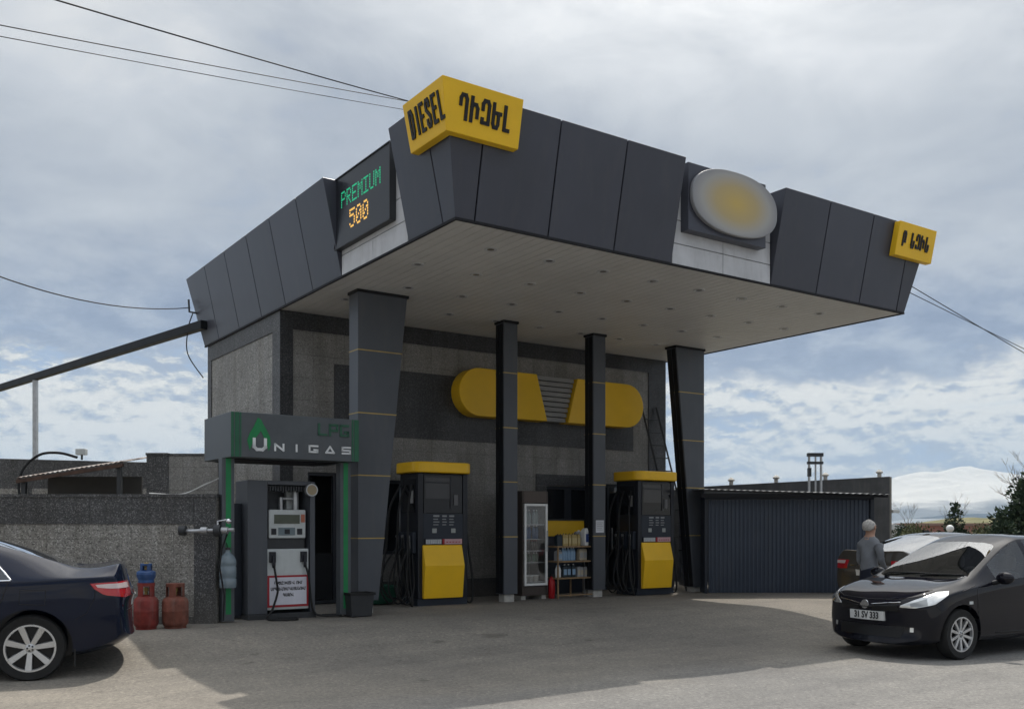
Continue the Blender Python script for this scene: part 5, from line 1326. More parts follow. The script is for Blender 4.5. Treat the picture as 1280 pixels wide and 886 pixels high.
class Car:
    def __init__(self, label, st_, glass, paint, wheels, Rw, loc, rz, scale=1.0, width=0.2, spokes=7, glassmat='car_glass', rim_r=None, wy=0.76, plan=0.10):
        self.root = thing('car', label, 'car', loc, rz)
        self.root.scale = (scale,)*3
        self.paint = paint; n = len(st_)
        def ring(s):
            x, zb, zm, zbelt, zr, zt, ws, wm, wb, wr = s[:10]
            return [(0, zb), (ws-0.15, zb), (ws, zb+0.07), (wm, zm), (wb+0.012, zbelt-0.06), (wb, zbelt), (wr, zr), (wr-0.065, zr+0.035), (wr*0.52, zt-0.012), (0, zt)]
        bm = bmesh.new(); K = 10
        xf, xr = st_[0][0], st_[-1][0]
        def bend(x, y):
            k = plan
            if x > xf-0.75: u = (x-(xf-0.75))/0.75; return x-k*2.0*u*u*(abs(y)/0.8)**2.2
            if x < xr+0.75: u = ((xr+0.75)-x)/0.75; return x+k*1.7*u*u*(abs(y)/0.8)**2.2
            return x
        Lv = []
        for s in st_:
            r = ring(s); dx6 = s[10] if len(s) > 10 else 0.0
            Lh = [bm.verts.new((bend(s[0], y)+(dx6 if q >= 6 else 0), y, z)) for q, (y, z) in enumerate(r)]
            Rh = [Lh[0]]+[bm.verts.new((bend(s[0], y)+(dx6 if q+1 >= 6 else 0), -y, z)) for q, (y, z) in enumerate(r[1:-1])]+[Lh[-1]]
            Lv.append((Lh, Rh))
        def mat_of(i, j):
            if j <= 1: return 4
            for (m_, i0, i1, j0, j1) in glass:
                if i0 <= i < i1 and j0 <= j < j1: return m_
            return 0
        for i in range(n-1):
            for sd in (0, 1):
                A_, B_ = Lv[i][sd], Lv[i+1][sd]
                for j in range(K-1):
                    q = [A_[j], B_[j], B_[j+1], A_[j+1]]
                    if sd: q = q[::-1]
                    q2 = []
                    for v in q:
                        if v not in q2: q2.append(v)
                    f = bm.faces.new(q2); f.material_index = mat_of(i, j)
        for end in (0, n-1):
            Lh, Rh = Lv[end]; xo = 0.02 if end == 0 else -0.02
            mids = [Lh[0]]+[bm.verts.new((Lh[j].co.x*0+(st_[end][0]+xo), 0, Lh[j].co.z)) for j in range(1, K-1)]+[Lh[-1]]
            for H_, fl in ((Lh, 0), (Rh, 1)):
                for j in range(K-1):
                    q = []
                    for v in (mids[j], H_[j], H_[j+1], mids[j+1]):
                        if v not in q: q.append(v)
                    if len(q) >= 3:
                        f = bm.faces.new(q); f.material_index = 0 if j > 0 else 4
        bmesh.ops.recalc_face_normals(bm, faces=bm.faces)
        if bm.calc_volume(signed=True) < 0: bmesh.ops.reverse_faces(bm, faces=bm.faces)
        cr = bm.edges.layers.float.new('crease_edge')
        for e in bm.edges:
            if len(e.link_faces) == 2 and e.link_faces[0].material_index != e.link_faces[1].material_index: e[cr] = 0.75
        # belt line crease keeps a shoulder
        for i in range(n-1):
            for sd in (0, 1):
                e = bm.edges.get((Lv[i][sd][5], Lv[i+1][sd][5]))
                if e: e[cr] = max(e[cr], 0.45)
                e = bm.edges.get((Lv[i][sd][2], Lv[i+1][sd][2]))
                if e: e[cr] = max(e[cr], 0.35)
        me = bpy.data.meshes.new('body'); bm.to_mesh(me); bm.free()
        ob = bpy.data.objects.new('body_tmp', me); scn.collection.objects.link(ob)
        ss = ob.modifiers.new('s', 'SUBSURF'); ss.levels = 3; ss.render_levels = 3
        cut = MB()
        for wx in wheels:
            for sd in (-1, 1):
                cut.lathe([(Rw+0.055, 0.50), (Rw+0.055, 1.3)] if sd > 0 else [(Rw+0.055, -1.3), (Rw+0.055, -0.50)], 48, (wx, 0, Rw), 'y')
        co_ = cut.build('cut_tmp', M['trim_black'])
        bo = ob.modifiers.new('b', 'BOOLEAN'); bo.operation = 'DIFFERENCE'; bo.object = co_; bo.solver = 'MANIFOLD'
        dg = bpy.context.evaluated_depsgraph_get()
        me2 = bpy.data.meshes.new_from_object(ob.evaluated_get(dg))
        bpy.data.objects.remove(ob); bpy.data.objects.remove(co_)
        bm = bmesh.new(); bm.from_mesh(me2)
        for f in bm.faces:
            for wx in wheels:
                if all(math.hypot(v.co.x-wx, v.co.z-Rw) < Rw+0.057 for v in f.verts) and all(abs(v.co.y) > 0.49 for v in f.verts):
                    f.material_index = 4
        self.bvh = BVHTree.FromBMesh(bm)
        mats = [paint, M[glassmat], M[glassmat], M[glassmat], M['trim_black']]
        names = {0: 'body', 1: 'side_window', 2: 'windscreen', 3: 'rear_window'}
        for mi, nm in names.items():
            for sd in ((1, -1) if mi == 1 else (0,)):
                b2 = bm.copy()
                def keep(f):
                    if mi == 0: return f.material_index in (0, 4)
                    if mi == 1: return f.material_index == 1 and (f.calc_center_median().y > 0) == (sd > 0)
                    return f.material_index == mi
                bmesh.ops.delete(b2, geom=[f for f in b2.faces if not keep(f)], context='FACES')
                if not b2.faces: b2.free(); continue
                m3 = bpy.data.meshes.new(nm); b2.to_mesh(m3); b2.free()
                m3.materials.clear()
                if mi == 0: m3.materials.append(paint); [m3.materials.append(M['trim_black']) for _ in range(4)]
                else:
                    [m3.materials.append(M[glassmat]) for _ in range(4)]
                shade(m3, 32)
                o = bpy.data.objects.new(nm, m3); scn.collection.objects.link(o); o.parent = self.root
                if mi == 0: self.body = o
        bm.free()
        self.wheels = []
        for wx in wheels:
            for sd in (-1, 1):
                self.wheels.append(self.wheel(wx, sd*wy, Rw, width, spokes, sd, rim_r or Rw*0.66))
    def wheel(self, x, y, R_, w, ns, sd, rr):
        t_ = MB(); h = w/2
        t_.lathe([(rr, -h*0.9), (R_*0.93, -h), (R_*0.985, -h*0.75), (R_, -h*0.4), (R_, h*0.4), (R_*0.985, h*0.75), (R_*0.93, h), (rr, h*0.9)], 44, (0, 0, 0), 'y', False)
        o = t_.build('wheel', M['tyre'], self.root, 50, loc=(x, y, R_))
        r_ = MB(); yo = sd*h
        ring = lambda pr: r_.lathe([(a, b*sd) for a, b in pr], 44, (0, 0, 0), 'y')
        for a, b_, c, d in ((rr*0.90, rr*1.0, h*0.55, h*0.93),):
            seg = 44; vs = []
            for (ra, ya) in ((a, c), (a+0.006, d), (b_, d*1.0), (b_+0.004, c)):
                vs.append([r_._v((ra*math.cos(6.2832*k/seg), sd*ya, ra*math.sin(6.2832*k/seg))) for k in range(seg)])
            for q in range(3):
                for k in range(seg): r_._f([vs[q][k], vs[q][(k+1) % seg], vs[q+1][(k+1) % seg], vs[q+1][k]])
        for k in range(ns):
            a = 2*math.pi*k/ns+0.3
            ca, sa = math.cos(a), math.sin(a)
            def pt(u, v, yy): return (u*ca-v*sa, sd*yy, u*sa+v*ca)
            w0, w1 = rr*0.11, rr*0.155
            if ns > 8: w0, w1 = rr*0.08, rr*0.10
            r0, r1 = rr*0.14, rr*0.93
            r_.hexa([pt(r0, -w0, h*0.5), pt(r1, -w1, h*0.55), pt(r1, w1, h*0.55), pt(r0, w0, h*0.5)], [pt(r0, -w0*0.8, h*0.72), pt(r1, -w1*0.8, h*0.86), pt(r1, w1*0.8, h*0.86), pt(r0, w0*0.8, h*0.72)])
        pr = [(rr*0.01, h*0.78), (rr*0.16, h*0.76), (rr*0.22, h*0.68), (rr*0.22, h*0.4)]
        r_.lathe([(a, b*sd) for a, b in pr], 24, (0, 0, 0), 'y')
        r_.build('rim', M['alloy'], o, 35)
        d_ = MB(); d_.lathe([(0.01, sd*h*0.30), (rr*0.97, sd*h*0.28), (rr*0.97, sd*h*0.1)], 32, (0, 0, 0), 'y'); d_.build('brake_disc', M['trim_black'], o, 40)
        nb = MB()
        for k in range(5):
            a = 6.2832*k/5; nb.lathe([(0.010, sd*h*0.74), (0.010, sd*h*0.79)], 8, (rr*0.11*math.cos(a), 0, rr*0.11*math.sin(a)), 'y')
        nb.build('wheel_nut', M['darksteel'], o)
        return o
    def hit(self, a, z, d, far=4.0):
        d = Vector(d).normalized(); e = Vector((-d.y, d.x, 0))
        o = e*a+Vector((0, 0, z))+d*far
        p, n_, i, dist = self.bvh.ray_cast(o, -d)
        return p, (n_ if n_ is not None else d)
    def patch(self, name, top, bot, d, mtl, parent=None, off=0.006, n=14, m=6, skirt=0.03):
        def samp(c, u):
            L = [0.0]
            for p, q in zip(c[:-1], c[1:]): L.append(L[-1]+math.hypot(q[0]-p[0], q[1]-p[1]))
            t_ = u*L[-1]
            for k in range(len(c)-1):
                if t_ <= L[k+1]+1e-9:
                    v = (t_-L[k])/max(1e-9, L[k+1]-L[k]); return (lerp(c[k][0], c[k+1][0], v), lerp(c[k][1], c[k+1][1], v))
            return c[-1]
        dv = Vector(d).normalized(); b_ = MB(); g_ = []
        last = None
        for i in range(n+1):
            row = []
            a, c = samp(top, i/n), samp(bot, i/n)
            for j in range(m+1):
                x, z = lerp(a[0], c[0], j/m), lerp(a[1], c[1], j/m)
                p, nn = self.hit(x, z, d)
                if p is None: p = last if last is not None else Vector((0, 0, z))
                last = p
                row.append(b_._v(p+dv*off))
            g_.append(row)
        for i in range(n):
            for j in range(m): b_._f([g_[i][j], g_[i+1][j], g_[i+1][j+1], g_[i][j+1]])
        loop = [g_[i][0] for i in range(n+1)]+[g_[n][j] for j in range(1, m+1)]+[g_[i][m] for i in range(n-1, -1, -1)]+[g_[0][j] for j in range(m-1, 0, -1)]
        lo = [b_._v(v.co-dv*skirt) for v in loop]
        for k in range(len(loop)): b_._f([loop[k], loop[(k+1) % len(loop)], lo[(k+1) % len(loop)], lo[k]])
        return b_.build(name, mtl, parent or self.root, 50)
    def line(self, name, pts, d, mtl, r=0.004, parent=None, off=0.0, sub=6):
        out = []
        for (p, q) in zip(pts[:-1], pts[1:]):
            for k in range(sub):
                h_, n_ = self.hit(lerp(p[0], q[0], k/sub), lerp(p[1], q[1], k/sub), d)
                if h_ is not None: out.append(h_+n_*off)
        h_, n_ = self.hit(pts[-1][0], pts[-1][1], d)
        if h_ is not None: out.append(h_+n_*off)
        b_ = MB(); b_.tube(out, r, 6); return b_.build(name, mtl, parent or self.body, 60)
    def seats(self, xs_, zf=0.30):
        for x in xs_:
            for y in (-0.38, 0.38):
                b_ = MB(); b_.box(x-0.25, x+0.25, y-0.24, y+0.24, zf, zf+0.2); b_.hexa([(x-0.34, y-0.24, zf+0.1), (x-0.22, y-0.24, zf+0.1), (x-0.22, y+0.24, zf+0.1), (x-0.34, y+0.24, zf+0.1)], [(x-0.50, y-0.2, zf+0.72), (x-0.40, y-0.2, zf+0.72), (x-0.40, y+0.2, zf+0.72), (x-0.50, y+0.2, zf+0.72)])
                b_.hexa([(x-0.52, y-0.13, zf+0.76), (x-0.42, y-0.13, zf+0.76), (x-0.42, y+0.13, zf+0.76), (x-0.52, y+0.13, zf+0.76)], [(x-0.54, y-0.11, zf+0.93), (x-0.46, y-0.11, zf+0.93), (x-0.46, y+0.11, zf+0.93), (x-0.54, y+0.11, zf+0.93)])
                b_.build('seat', M['seat'], self.root, bevel=0.03)

ang = lambda deg: (-math.cos(R(deg)), -math.sin(R(deg)))
# ---- sedan shape (x forward, origin on the ground under the middle)
SED = [(2.30, .26, .46, .60, .64, .66, .68, .76, .71, .60), (2.20, .22, .48, .70, .755, .78, .80, .86, .82, .70), (1.80, .19, .52, .80, .87, .905, .85, .905, .875, .75),
       (1.30, .18, .54, .88, .94, .985, .86, .91, .885, .77), (0.95, .18, .54, .93, .985, 1.035, .86, .91, .89, .78), (0.50, .18, .54, .955, 1.20, 1.27, .86, .91, .885, .68),
       (0.02, .18, .54, .97, 1.37, 1.445, .86, .91, .885, .61), (-0.16, .18, .54, .975, 1.39, 1.465, .86, .91, .885, .60), (-0.25, .18, .54, .978, 1.395, 1.468, .86, .91, .885, .60),
       (-0.92, .18, .54, .985, 1.385, 1.46, .86, .91, .885, .60, 0.18), (-1.24, .18, .54, .99, 1.335, 1.415, .86, .91, .885, .60, 0.24), (-1.50, .18, .54, 1.0, 1.20, 1.275, .86, .91, .885, .645, 0.06),
       (-1.84, .20, .55, 1.015, 1.065, 1.10, .855, .905, .88, .70), (-2.06, .24, .56, 1.02, 1.08, 1.115, .84, .895, .865, .70), (-2.24, .29, .57, 1.02, 1.12, 1.145, .80, .87, .84, .70),
       (-2.285, .31, .57, 1.01, 1.125, 1.15, .79, .86, .83, .70), (-2.30, .32, .57, .98, 1.085, 1.10, .79, .86, .825, .69), (-2.33, .34, .57, .88, .94, .955, .77, .85, .81, .67), (-2.39, .38, .58, .74, .78, .79, .74, .83, .79, .64)]
SEDG = [(2, 4, 6, 7, 9), (3, 10, 12, 7, 9), (1, 5, 7, 5, 6), (4, 7, 8, 5, 6), (1, 8, 10, 5, 6), (4, 4, 5, 5, 6)]
def sedan(label, paint, loc, rz, scale, spokes, glassmat='car_glass'):
    c = Car(label, SED, SEDG, paint, (1.39, -1.39), 0.33, loc, rz, scale, 0.205, spokes, glassmat, 0.235, 0.775, 0.085)
    for sd in (1, -1):
        dS = (0, sd, 0)
        S_ = lambda pts: [(-x*sd, z) for x, z in pts]       # x -> the lateral axis used by hit()
        # tail lamp wraps the rear corner
        dR = Vector((-0.72, 0.69*sd, 0)); e = Vector((-dR.y, dR.x, 0)).normalized()
        A = lambda x, y: e.x*x+e.y*y*sd
        def lamp(top, bot, mt_, nm, off): return c.patch(nm, [(A(x, y), z) for x, y, z in top], [(A(x, y), z) for x, y, z in bot], dR, mt_, off=off)
        tl = lamp([(-1.92, .87, .955), (-2.1, .86, .965), (-2.30, .66, .97), (-2.33, .50, .965)], [(-1.96, .87, .90), (-2.05, .86, .835), (-2.29, .75, .80), (-2.34, .50, .81)], M['tail_red'], 'tail_light', 0.008)
        t2 = c.patch('reflector', [(A(-1.97, .87), .942), (A(-2.1, .86), .95), (A(-2.32, .58), .955)], [(A(-1.99, .87), .915), (A(-2.1, .86), .902), (A(-2.32, .58), .898)], dR, M['tail_clear'], tl, 0.013)
        # headlamp
        dH = Vector((0.74, 0.67*sd, 0)); e2 = Vector((-dH.y, dH.x, 0)).normalized(); A2 = lambda x, y: e2.x*x+e2.y*y*sd
        c.patch('headlight', [(A2(2.2, .5), .70), (A2(2.0, .7), .77), (A2(1.75, .84), .83)], [(A2(2.22, .5), .60), (A2(2.1, .72), .64), (A2(1.85, .84), .74)], dH, M['lamp_silver'], off=0.008)
        # door seams, fuel flap, handles, chrome belt trim, skirt
        for pts in ([(-1.20, .985), (-1.14, .80), (-0.94, .55), (-0.80, .42), (-0.72, .27)], [(-0.205, .97), (-0.20, .6), (-0.19, .28)], [(0.86, .90), (0.88, .6), (0.84, .28)], [(0.84, .27), (-0.72, .26)]):
            c.line('door_seam', S_(pts), dS, M['trim_black'], 0.0045)
        for pts in ([(-1.53, .90), (-1.30, .905)], [(-1.30, .905), (-1.295, .77)], [(-1.295, .77), (-1.52, .755)], [(-1.52, .755), (-1.53, .90)]):
            if sd > 0: c.line('fuel_flap', S_(pts), dS, M['trim_black'], 0.0032)
        c.line('belt_trim', S_([(0.55, .968), (-0.3, .985), (-1.22, 1.0)]), dS, M['chrome'], 0.009, c.root, 0.003, 10)
        c.line('window_trim', S_([(-1.22, 1.005), (-1.06, 1.20), (-0.90, 1.36)]), dS, M['chrome'], 0.008, c.root, 0.004, 8)
        for hx in (-0.86, 0.10):
            b_ = MB(); p, n_ = c.hit(-hx*sd, .865, dS)
            b_.tube([p+Vector((-0.10, 0, 0)), p+Vector((-0.085, sd*0.03, 0)), p+Vector((0.085, sd*0.03, 0)), p+Vector((0.10, 0, 0))], 0.013, 8); b_.build('door_handle', paint, c.root, 60)
        b_ = MB(); b_.ball((0.70, sd*1.0, 1.02), 0.10, (0.8, 1.05, 0.72)); b_.build('mirror', paint, c.root, 180)
        b_ = MB(); b_.tube([(0.70, sd*0.86, 0.97), (0.70, sd*0.94, 0.99)], 0.025); b_.build('mirror_stalk', M['trim_black'], c.root)
        b_ = MB(); b_.box(-1.80, -1.785, min(sd*.70, sd*.86), max(sd*.70, sd*.86), .13, .36); b_.build('mud_flap', M['rubber'], c.root)
        c.line('bumper_seam', S_([(-1.79, .60), (-1.90, .66), (-1.97, .80), (-1.98, .89)]), dS, M['trim_black'], 0.0035)
    c.patch('plate', [(-0.26, .80), (0.26, .80)], [(-0.26, .69), (0.26, .69)], (-1, 0, 0), M['plate'], off=0.004)
    c.patch('trunk_trim', [(-0.55, .885), (0.55, .885)], [(-0.55, .86), (0.55, .86)], (-1, 0, 0), M['chrome'], off=0.004)
    c.line('trunk_seam', [(-0.62, .95), (-0.60, .66), (0.60, .66), (0.62, .95)], (-1, 0, 0), M['trim_black'], 0.004)
    c.patch('lower_grille', [(-0.6, .40), (0.6, .40)], [(-0.6, .30), (0.6, .30)], (1, 0, 0), M['trim_black'], off=0.006)
    c.patch('grille', [(-0.45, .66), (0.45, .66)], [(-0.4, .56), (0.4, .56)], (1, 0, 0), M['trim_black'], off=0.01)
    c.seats((0.30, -0.62))
    b_ = MB(); b_.box(0.55, 0.92, -0.74, 0.74, 0.60, 0.93); b_.build('dashboard', M['seat'], c.root, bevel=0.05)
    b_ = MB(); b_.box(-1.75, -1.15, -0.62, 0.62, 0.92, 0.95); b_.build('parcel_shelf', M['seat'], c.root)
    return c
navy = carpaint('paint_navy', (0.0045, 0.008, 0.022), 0.4)
a = 23.5; hx, hy = ang(a); lx, ly = -hy, hx               # heading and the car's left
sc_ = 1.05
wl_ = Vector((-4.99, 9.93, 0.0))                             # outer face of the rear wheel nearest the camera
left = Vector((hy*-1, hx, 0))                              # left of heading
left = Vector((-hy, hx, 0)); head = Vector((hx, hy, 0))
ctr = wl_ - left*(0.87*sc_) + head*(1.39*sc_)
ctr.z = ground_z(-4.9, 9.9)-0.003
camry = sedan('dark navy saloon with silver alloy wheel cut by the left edge of the photo', navy, ctr, math.atan2(hy, hx), sc_, 7, 'car_glass_dark')
# silver-grey saloon behind the man, seen from its tail
taupe = carpaint('paint_taupe', (0.060, 0.054, 0.046), 0.55)
hd = Vector((math.cos(R(29)), math.sin(R(29)), 0)); lf = Vector((-hd.y, hd.x, 0))
tail = Vector((5.98, 16.55, 0)); c2 = tail+hd*2.5
c2.z = ground_z(6.6, 16.2)-0.02
silver = sedan('grey-brown saloon seen from behind, standing behind the man', taupe, c2, math.atan2(hd.y, hd.x), 0.97, 9)

# ---- hatchback on the right
TII = [(2.06, .19, .42, .585, .615, .63, .62, .72, .66, .55), (1.98, .16, .44, .69, .735, .77, .76, .82, .78, .66), (1.72, .17, .50, .765, .82, .86, .80, .845, .82, .72),
       (1.38, .16, .52, .835, .885, .925, .81, .85, .83, .735), (1.06, .16, .52, .875, .925, .965, .81, .85, .835, .75), (0.60, .16, .52, .925, 1.15, 1.215, .81, .85, .835, .665),
       (0.16, .16, .52, .965, 1.365, 1.43, .81, .85, .835, .595), (-0.14, .17, .52, .985, 1.455, 1.525, .81, .85, .835, .575), (-0.24, .17, .52, .988, 1.46, 1.53, .81, .85, .835, .573),
       (-0.98, .17, .52, 1.0, 1.45, 1.525, .81, .85, .835, .57), (-1.10, .17, .52, 1.005, 1.44, 1.515, .81, .85, .835, .567), (-1.50, .18, .53, 1.02, 1.39, 1.47, .80, .845, .825, .56),
       (-1.80, .20, .54, 1.02, 1.20, 1.27, .79, .84, .82, .60), (-1.97, .24, .54, 1.0, 1.03, 1.06, .77, .83, .80, .66), (-2.06, .28, .55, .86, .90, .92, .74, .81, .78, .64), (-2.10, .32, .55, .72, .75, .76, .70, .79, .74, .60)]
TIIG = [(2, 4, 6, 7, 9), (3, 11, 13, 7, 9), (4, 4, 5, 5, 6), (1, 5, 7, 5, 6), (4, 7, 8, 5, 6), (1, 8, 9, 5, 6), (4, 9, 10, 5, 6), (1, 10, 11, 5, 6)]
blackp = carpaint('paint_black', (0.006, 0.006, 0.010), 0.35)
a = 29.0; hx, hy = ang(a); head = Vector((hx, hy, 0)); left = Vector((-hy, hx, 0))
wl_ = Vector((5.50, 11.72, 0)); ctr = wl_-left*0.83-head*1.30; ctr.z = ground_z(5.5, 11.8)-0.003
T_ = Car('dark hatchback facing the camera with white headlights, cut by the right edge', TII, TIIG, blackp, (1.30, -1.30), 0.31, ctr, math.atan2(hy, hx), 1.0, 0.185, 10, 'car_glass_clear', 0.215, 0.745, 0.13)
for sd in (1, -1):
    dS = (0, sd, 0); S_ = lambda pts: [(-x*sd, z) for x, z in pts]
    dH = Vector((0.74, 0.67*sd, 0)); e2 = Vector((-dH.y, dH.x, 0)).normalized(); A2 = lambda x, y: e2.x*x+e2.y*y*sd
    hl = T_.patch('headlight', [(A2(1.96, .46), .665), (A2(1.86, .58), .735), (A2(1.66, .76), .835), (A2(1.52, .82), .845)], [(A2(1.97, .46), .640), (A2(1.90, .62), .635), (A2(1.74, .79), .69), (A2(1.54, .82), .80)], dH, M['lamp_silver'], off=0.010, n=20, m=8)
    T_.patch('lamp_bulb', [(A2(1.90, .55), .69), (A2(1.78, .70), .755)], [(A2(1.90, .56), .65), (A2(1.79, .72), .675)], dH, pm('lamp_grey', (0.28, 0.29, 0.29), 0.15, 0.5, coat=1.0), hl, 0.013)
    T_.patch('grille', [(-0.05*sd, .66), (-0.40*sd, .70)][::1] if False else [(0.10*sd, .645), (0.42*sd, .685)], [(0.10*sd, .575), (0.44*sd, .59)], (1, 0, 0), M['trim_black'], off=0.008)
    T_.line('grille_bar', [(0.09*sd, .66), (0.30*sd, .685), (0.46*sd, .70)], (1, 0, 0), M['chrome'], 0.007, T_.root, 0.008)
    T_.patch('fog_light', [(0.56*sd, .40), (0.60*sd, .40)], [(0.56*sd, .345), (0.60*sd, .345)], (1, 0, 0), M['lamp_silver'], off=0.006, n=4, m=4)
    for pts in ([(1.02, .90), (1.02, .62), (0.96, .42), (0.92, .28)], [(-0.19, .985), (-0.20, .6), (-0.20, .27)], [(0.92, .27), (-0.85, .26)], [(-1.08, 1.0), (-1.05, .8), (-0.93, .5), (-0.82, .27)], [(1.30, .83), (1.02, .90)]):
        T_.line('door_seam', S_(pts), dS, M['trim_black'], 0.0045)
    T_.line('skirt_line', S_([(0.95, .30), (-0.9, .30)]), dS, M['trim_black'], 0.008)
    T_.patch('side_marker', S_([(1.185, .71), (1.12, .71)]), S_([(1.185, .675), (1.12, .675)]), dS, M['offwhite'], off=0.008, n=3, m=3)
    for hx_ in (-0.05, -0.92):
        b_ = MB(); p, n_ = T_.hit(-hx_*sd, .84, dS)
        b_.tube([p+Vector((-0.10, 0, 0)), p+Vector((-0.085, sd*0.03, 0)), p+Vector((0.085, sd*0.03, 0)), p+Vector((0.10, 0, 0))], 0.013, 8); b_.build('door_handle', blackp, T_.root, 60)
    b_ = MB(); b_.ball((0.66, sd*0.965, 0.985), 0.105, (0.7, 1.1, 0.74), 18, 12); mi_ = b_.build('mirror', blackp, T_.root, 180)
    b_ = MB(); b_.tube([(0.69, sd*0.82, 0.92), (0.67, sd*0.90, 0.94)], 0.03); b_.build('stalk', M['trim_black'], mi_)
    dR = Vector((-0.72, 0.69*sd, 0)); e = Vector((-dR.y, dR.x, 0)).normalized(); A = lambda x, y: e.x*x+e.y*y*sd
    T_.patch('tail_light', [(A(-1.8, .82), 1.0), (A(-2.0, .72), 1.0)], [(A(-1.85, .82), .72), (A(-2.05, .70), .74)], dR, M['tail_red'], off=0.008)
    T_.line('bumper_seam', S_([(1.66, .60), (1.74, .68)]), dS, M['trim_black'], 0.0035)
T_.patch('lower_grille', [(-0.50, .40), (0.50, .40)], [(-0.46, .27), (0.46, .27)], (1, 0, 0), M['trim_black'], off=0.006)
pl = T_.patch('plate', [(-0.26, .575), (0.26, .575)], [(-0.26, .463), (0.26, .463)], (1, 0, 0), M['plate'], off=0.030, n=10, m=2, skirt=0.05)
p0, n0 = T_.hit(0, .519, (1, 0, 0))
text('plate_text', '31 SV 333', 0.115, M['black_letter'], pl, Vector((p0.x+0.0315, 0.02, .519)), (0, 1, 0), (0, 0, 1), (1, 0, 0), 0.003, 0.80, 0.003)
p1, n1_ = T_.hit(0, .655, (1, 0, 0))
b_ = MB(); b_.lathe([(0.044, 0.0), (0.056, 0.0), (0.056, 0.012), (0.044, 0.012)], 24, (p1.x+0.004, 0, .655), 'x'); b_.box(p1.x+0.004, p1.x+0.02, -0.068, 0.068, .642, .668); b_.build('emblem', M['chrome'], T_.root, 40)
T_.line('bonnet_seam', [(-0.70, .80), (-0.45, .735), (0, .72), (0.45, .735), (0.70, .80)], (1, 0, 0), M['trim_black'], 0.0045)
for y0, y1 in ((-0.55, 0.02), (0.02, 0.60)):
    b_ = MB(); b_.tube([(1.03, y0, 0.985), (0.99, y0+0.08, 1.012), (0.95, y1, 1.02)], 0.010, 6); b_.build('wiper', M['trim_black'], T_.root)
T_.seats((0.25, -0.70))
b_ = MB(); b_.box(0.55, 0.98, -0.70, 0.70, 0.60, 0.95); b_.build('dashboard', M['seat'], T_.root, bevel=0.05)
b_ = MB(); rg = []
b_.tube([(0.42+0.06*math.sin(6.2832*k/20), 0.38+0.18*math.cos(6.2832*k/20), 0.93+0.17*math.sin(6.2832*k/20)) for k in range(21)], 0.014, 6); b_.build('steering_wheel', M['seat'], T_.root, 60)
# hanging mirror inside
b_ = MB(); b_.box(0.16, 0.19, -0.11, 0.11, 1.33, 1.40); b_.build('rear_mirror', M['trim_black'], T_.root, bevel=0.01)
# aerial on the silver car roof
b_ = MB(); b_.box(-0.85, -0.70, -0.02, 0.02, 1.46, 1.50); b_.build('aerial', M['trim_black'], silver.root)
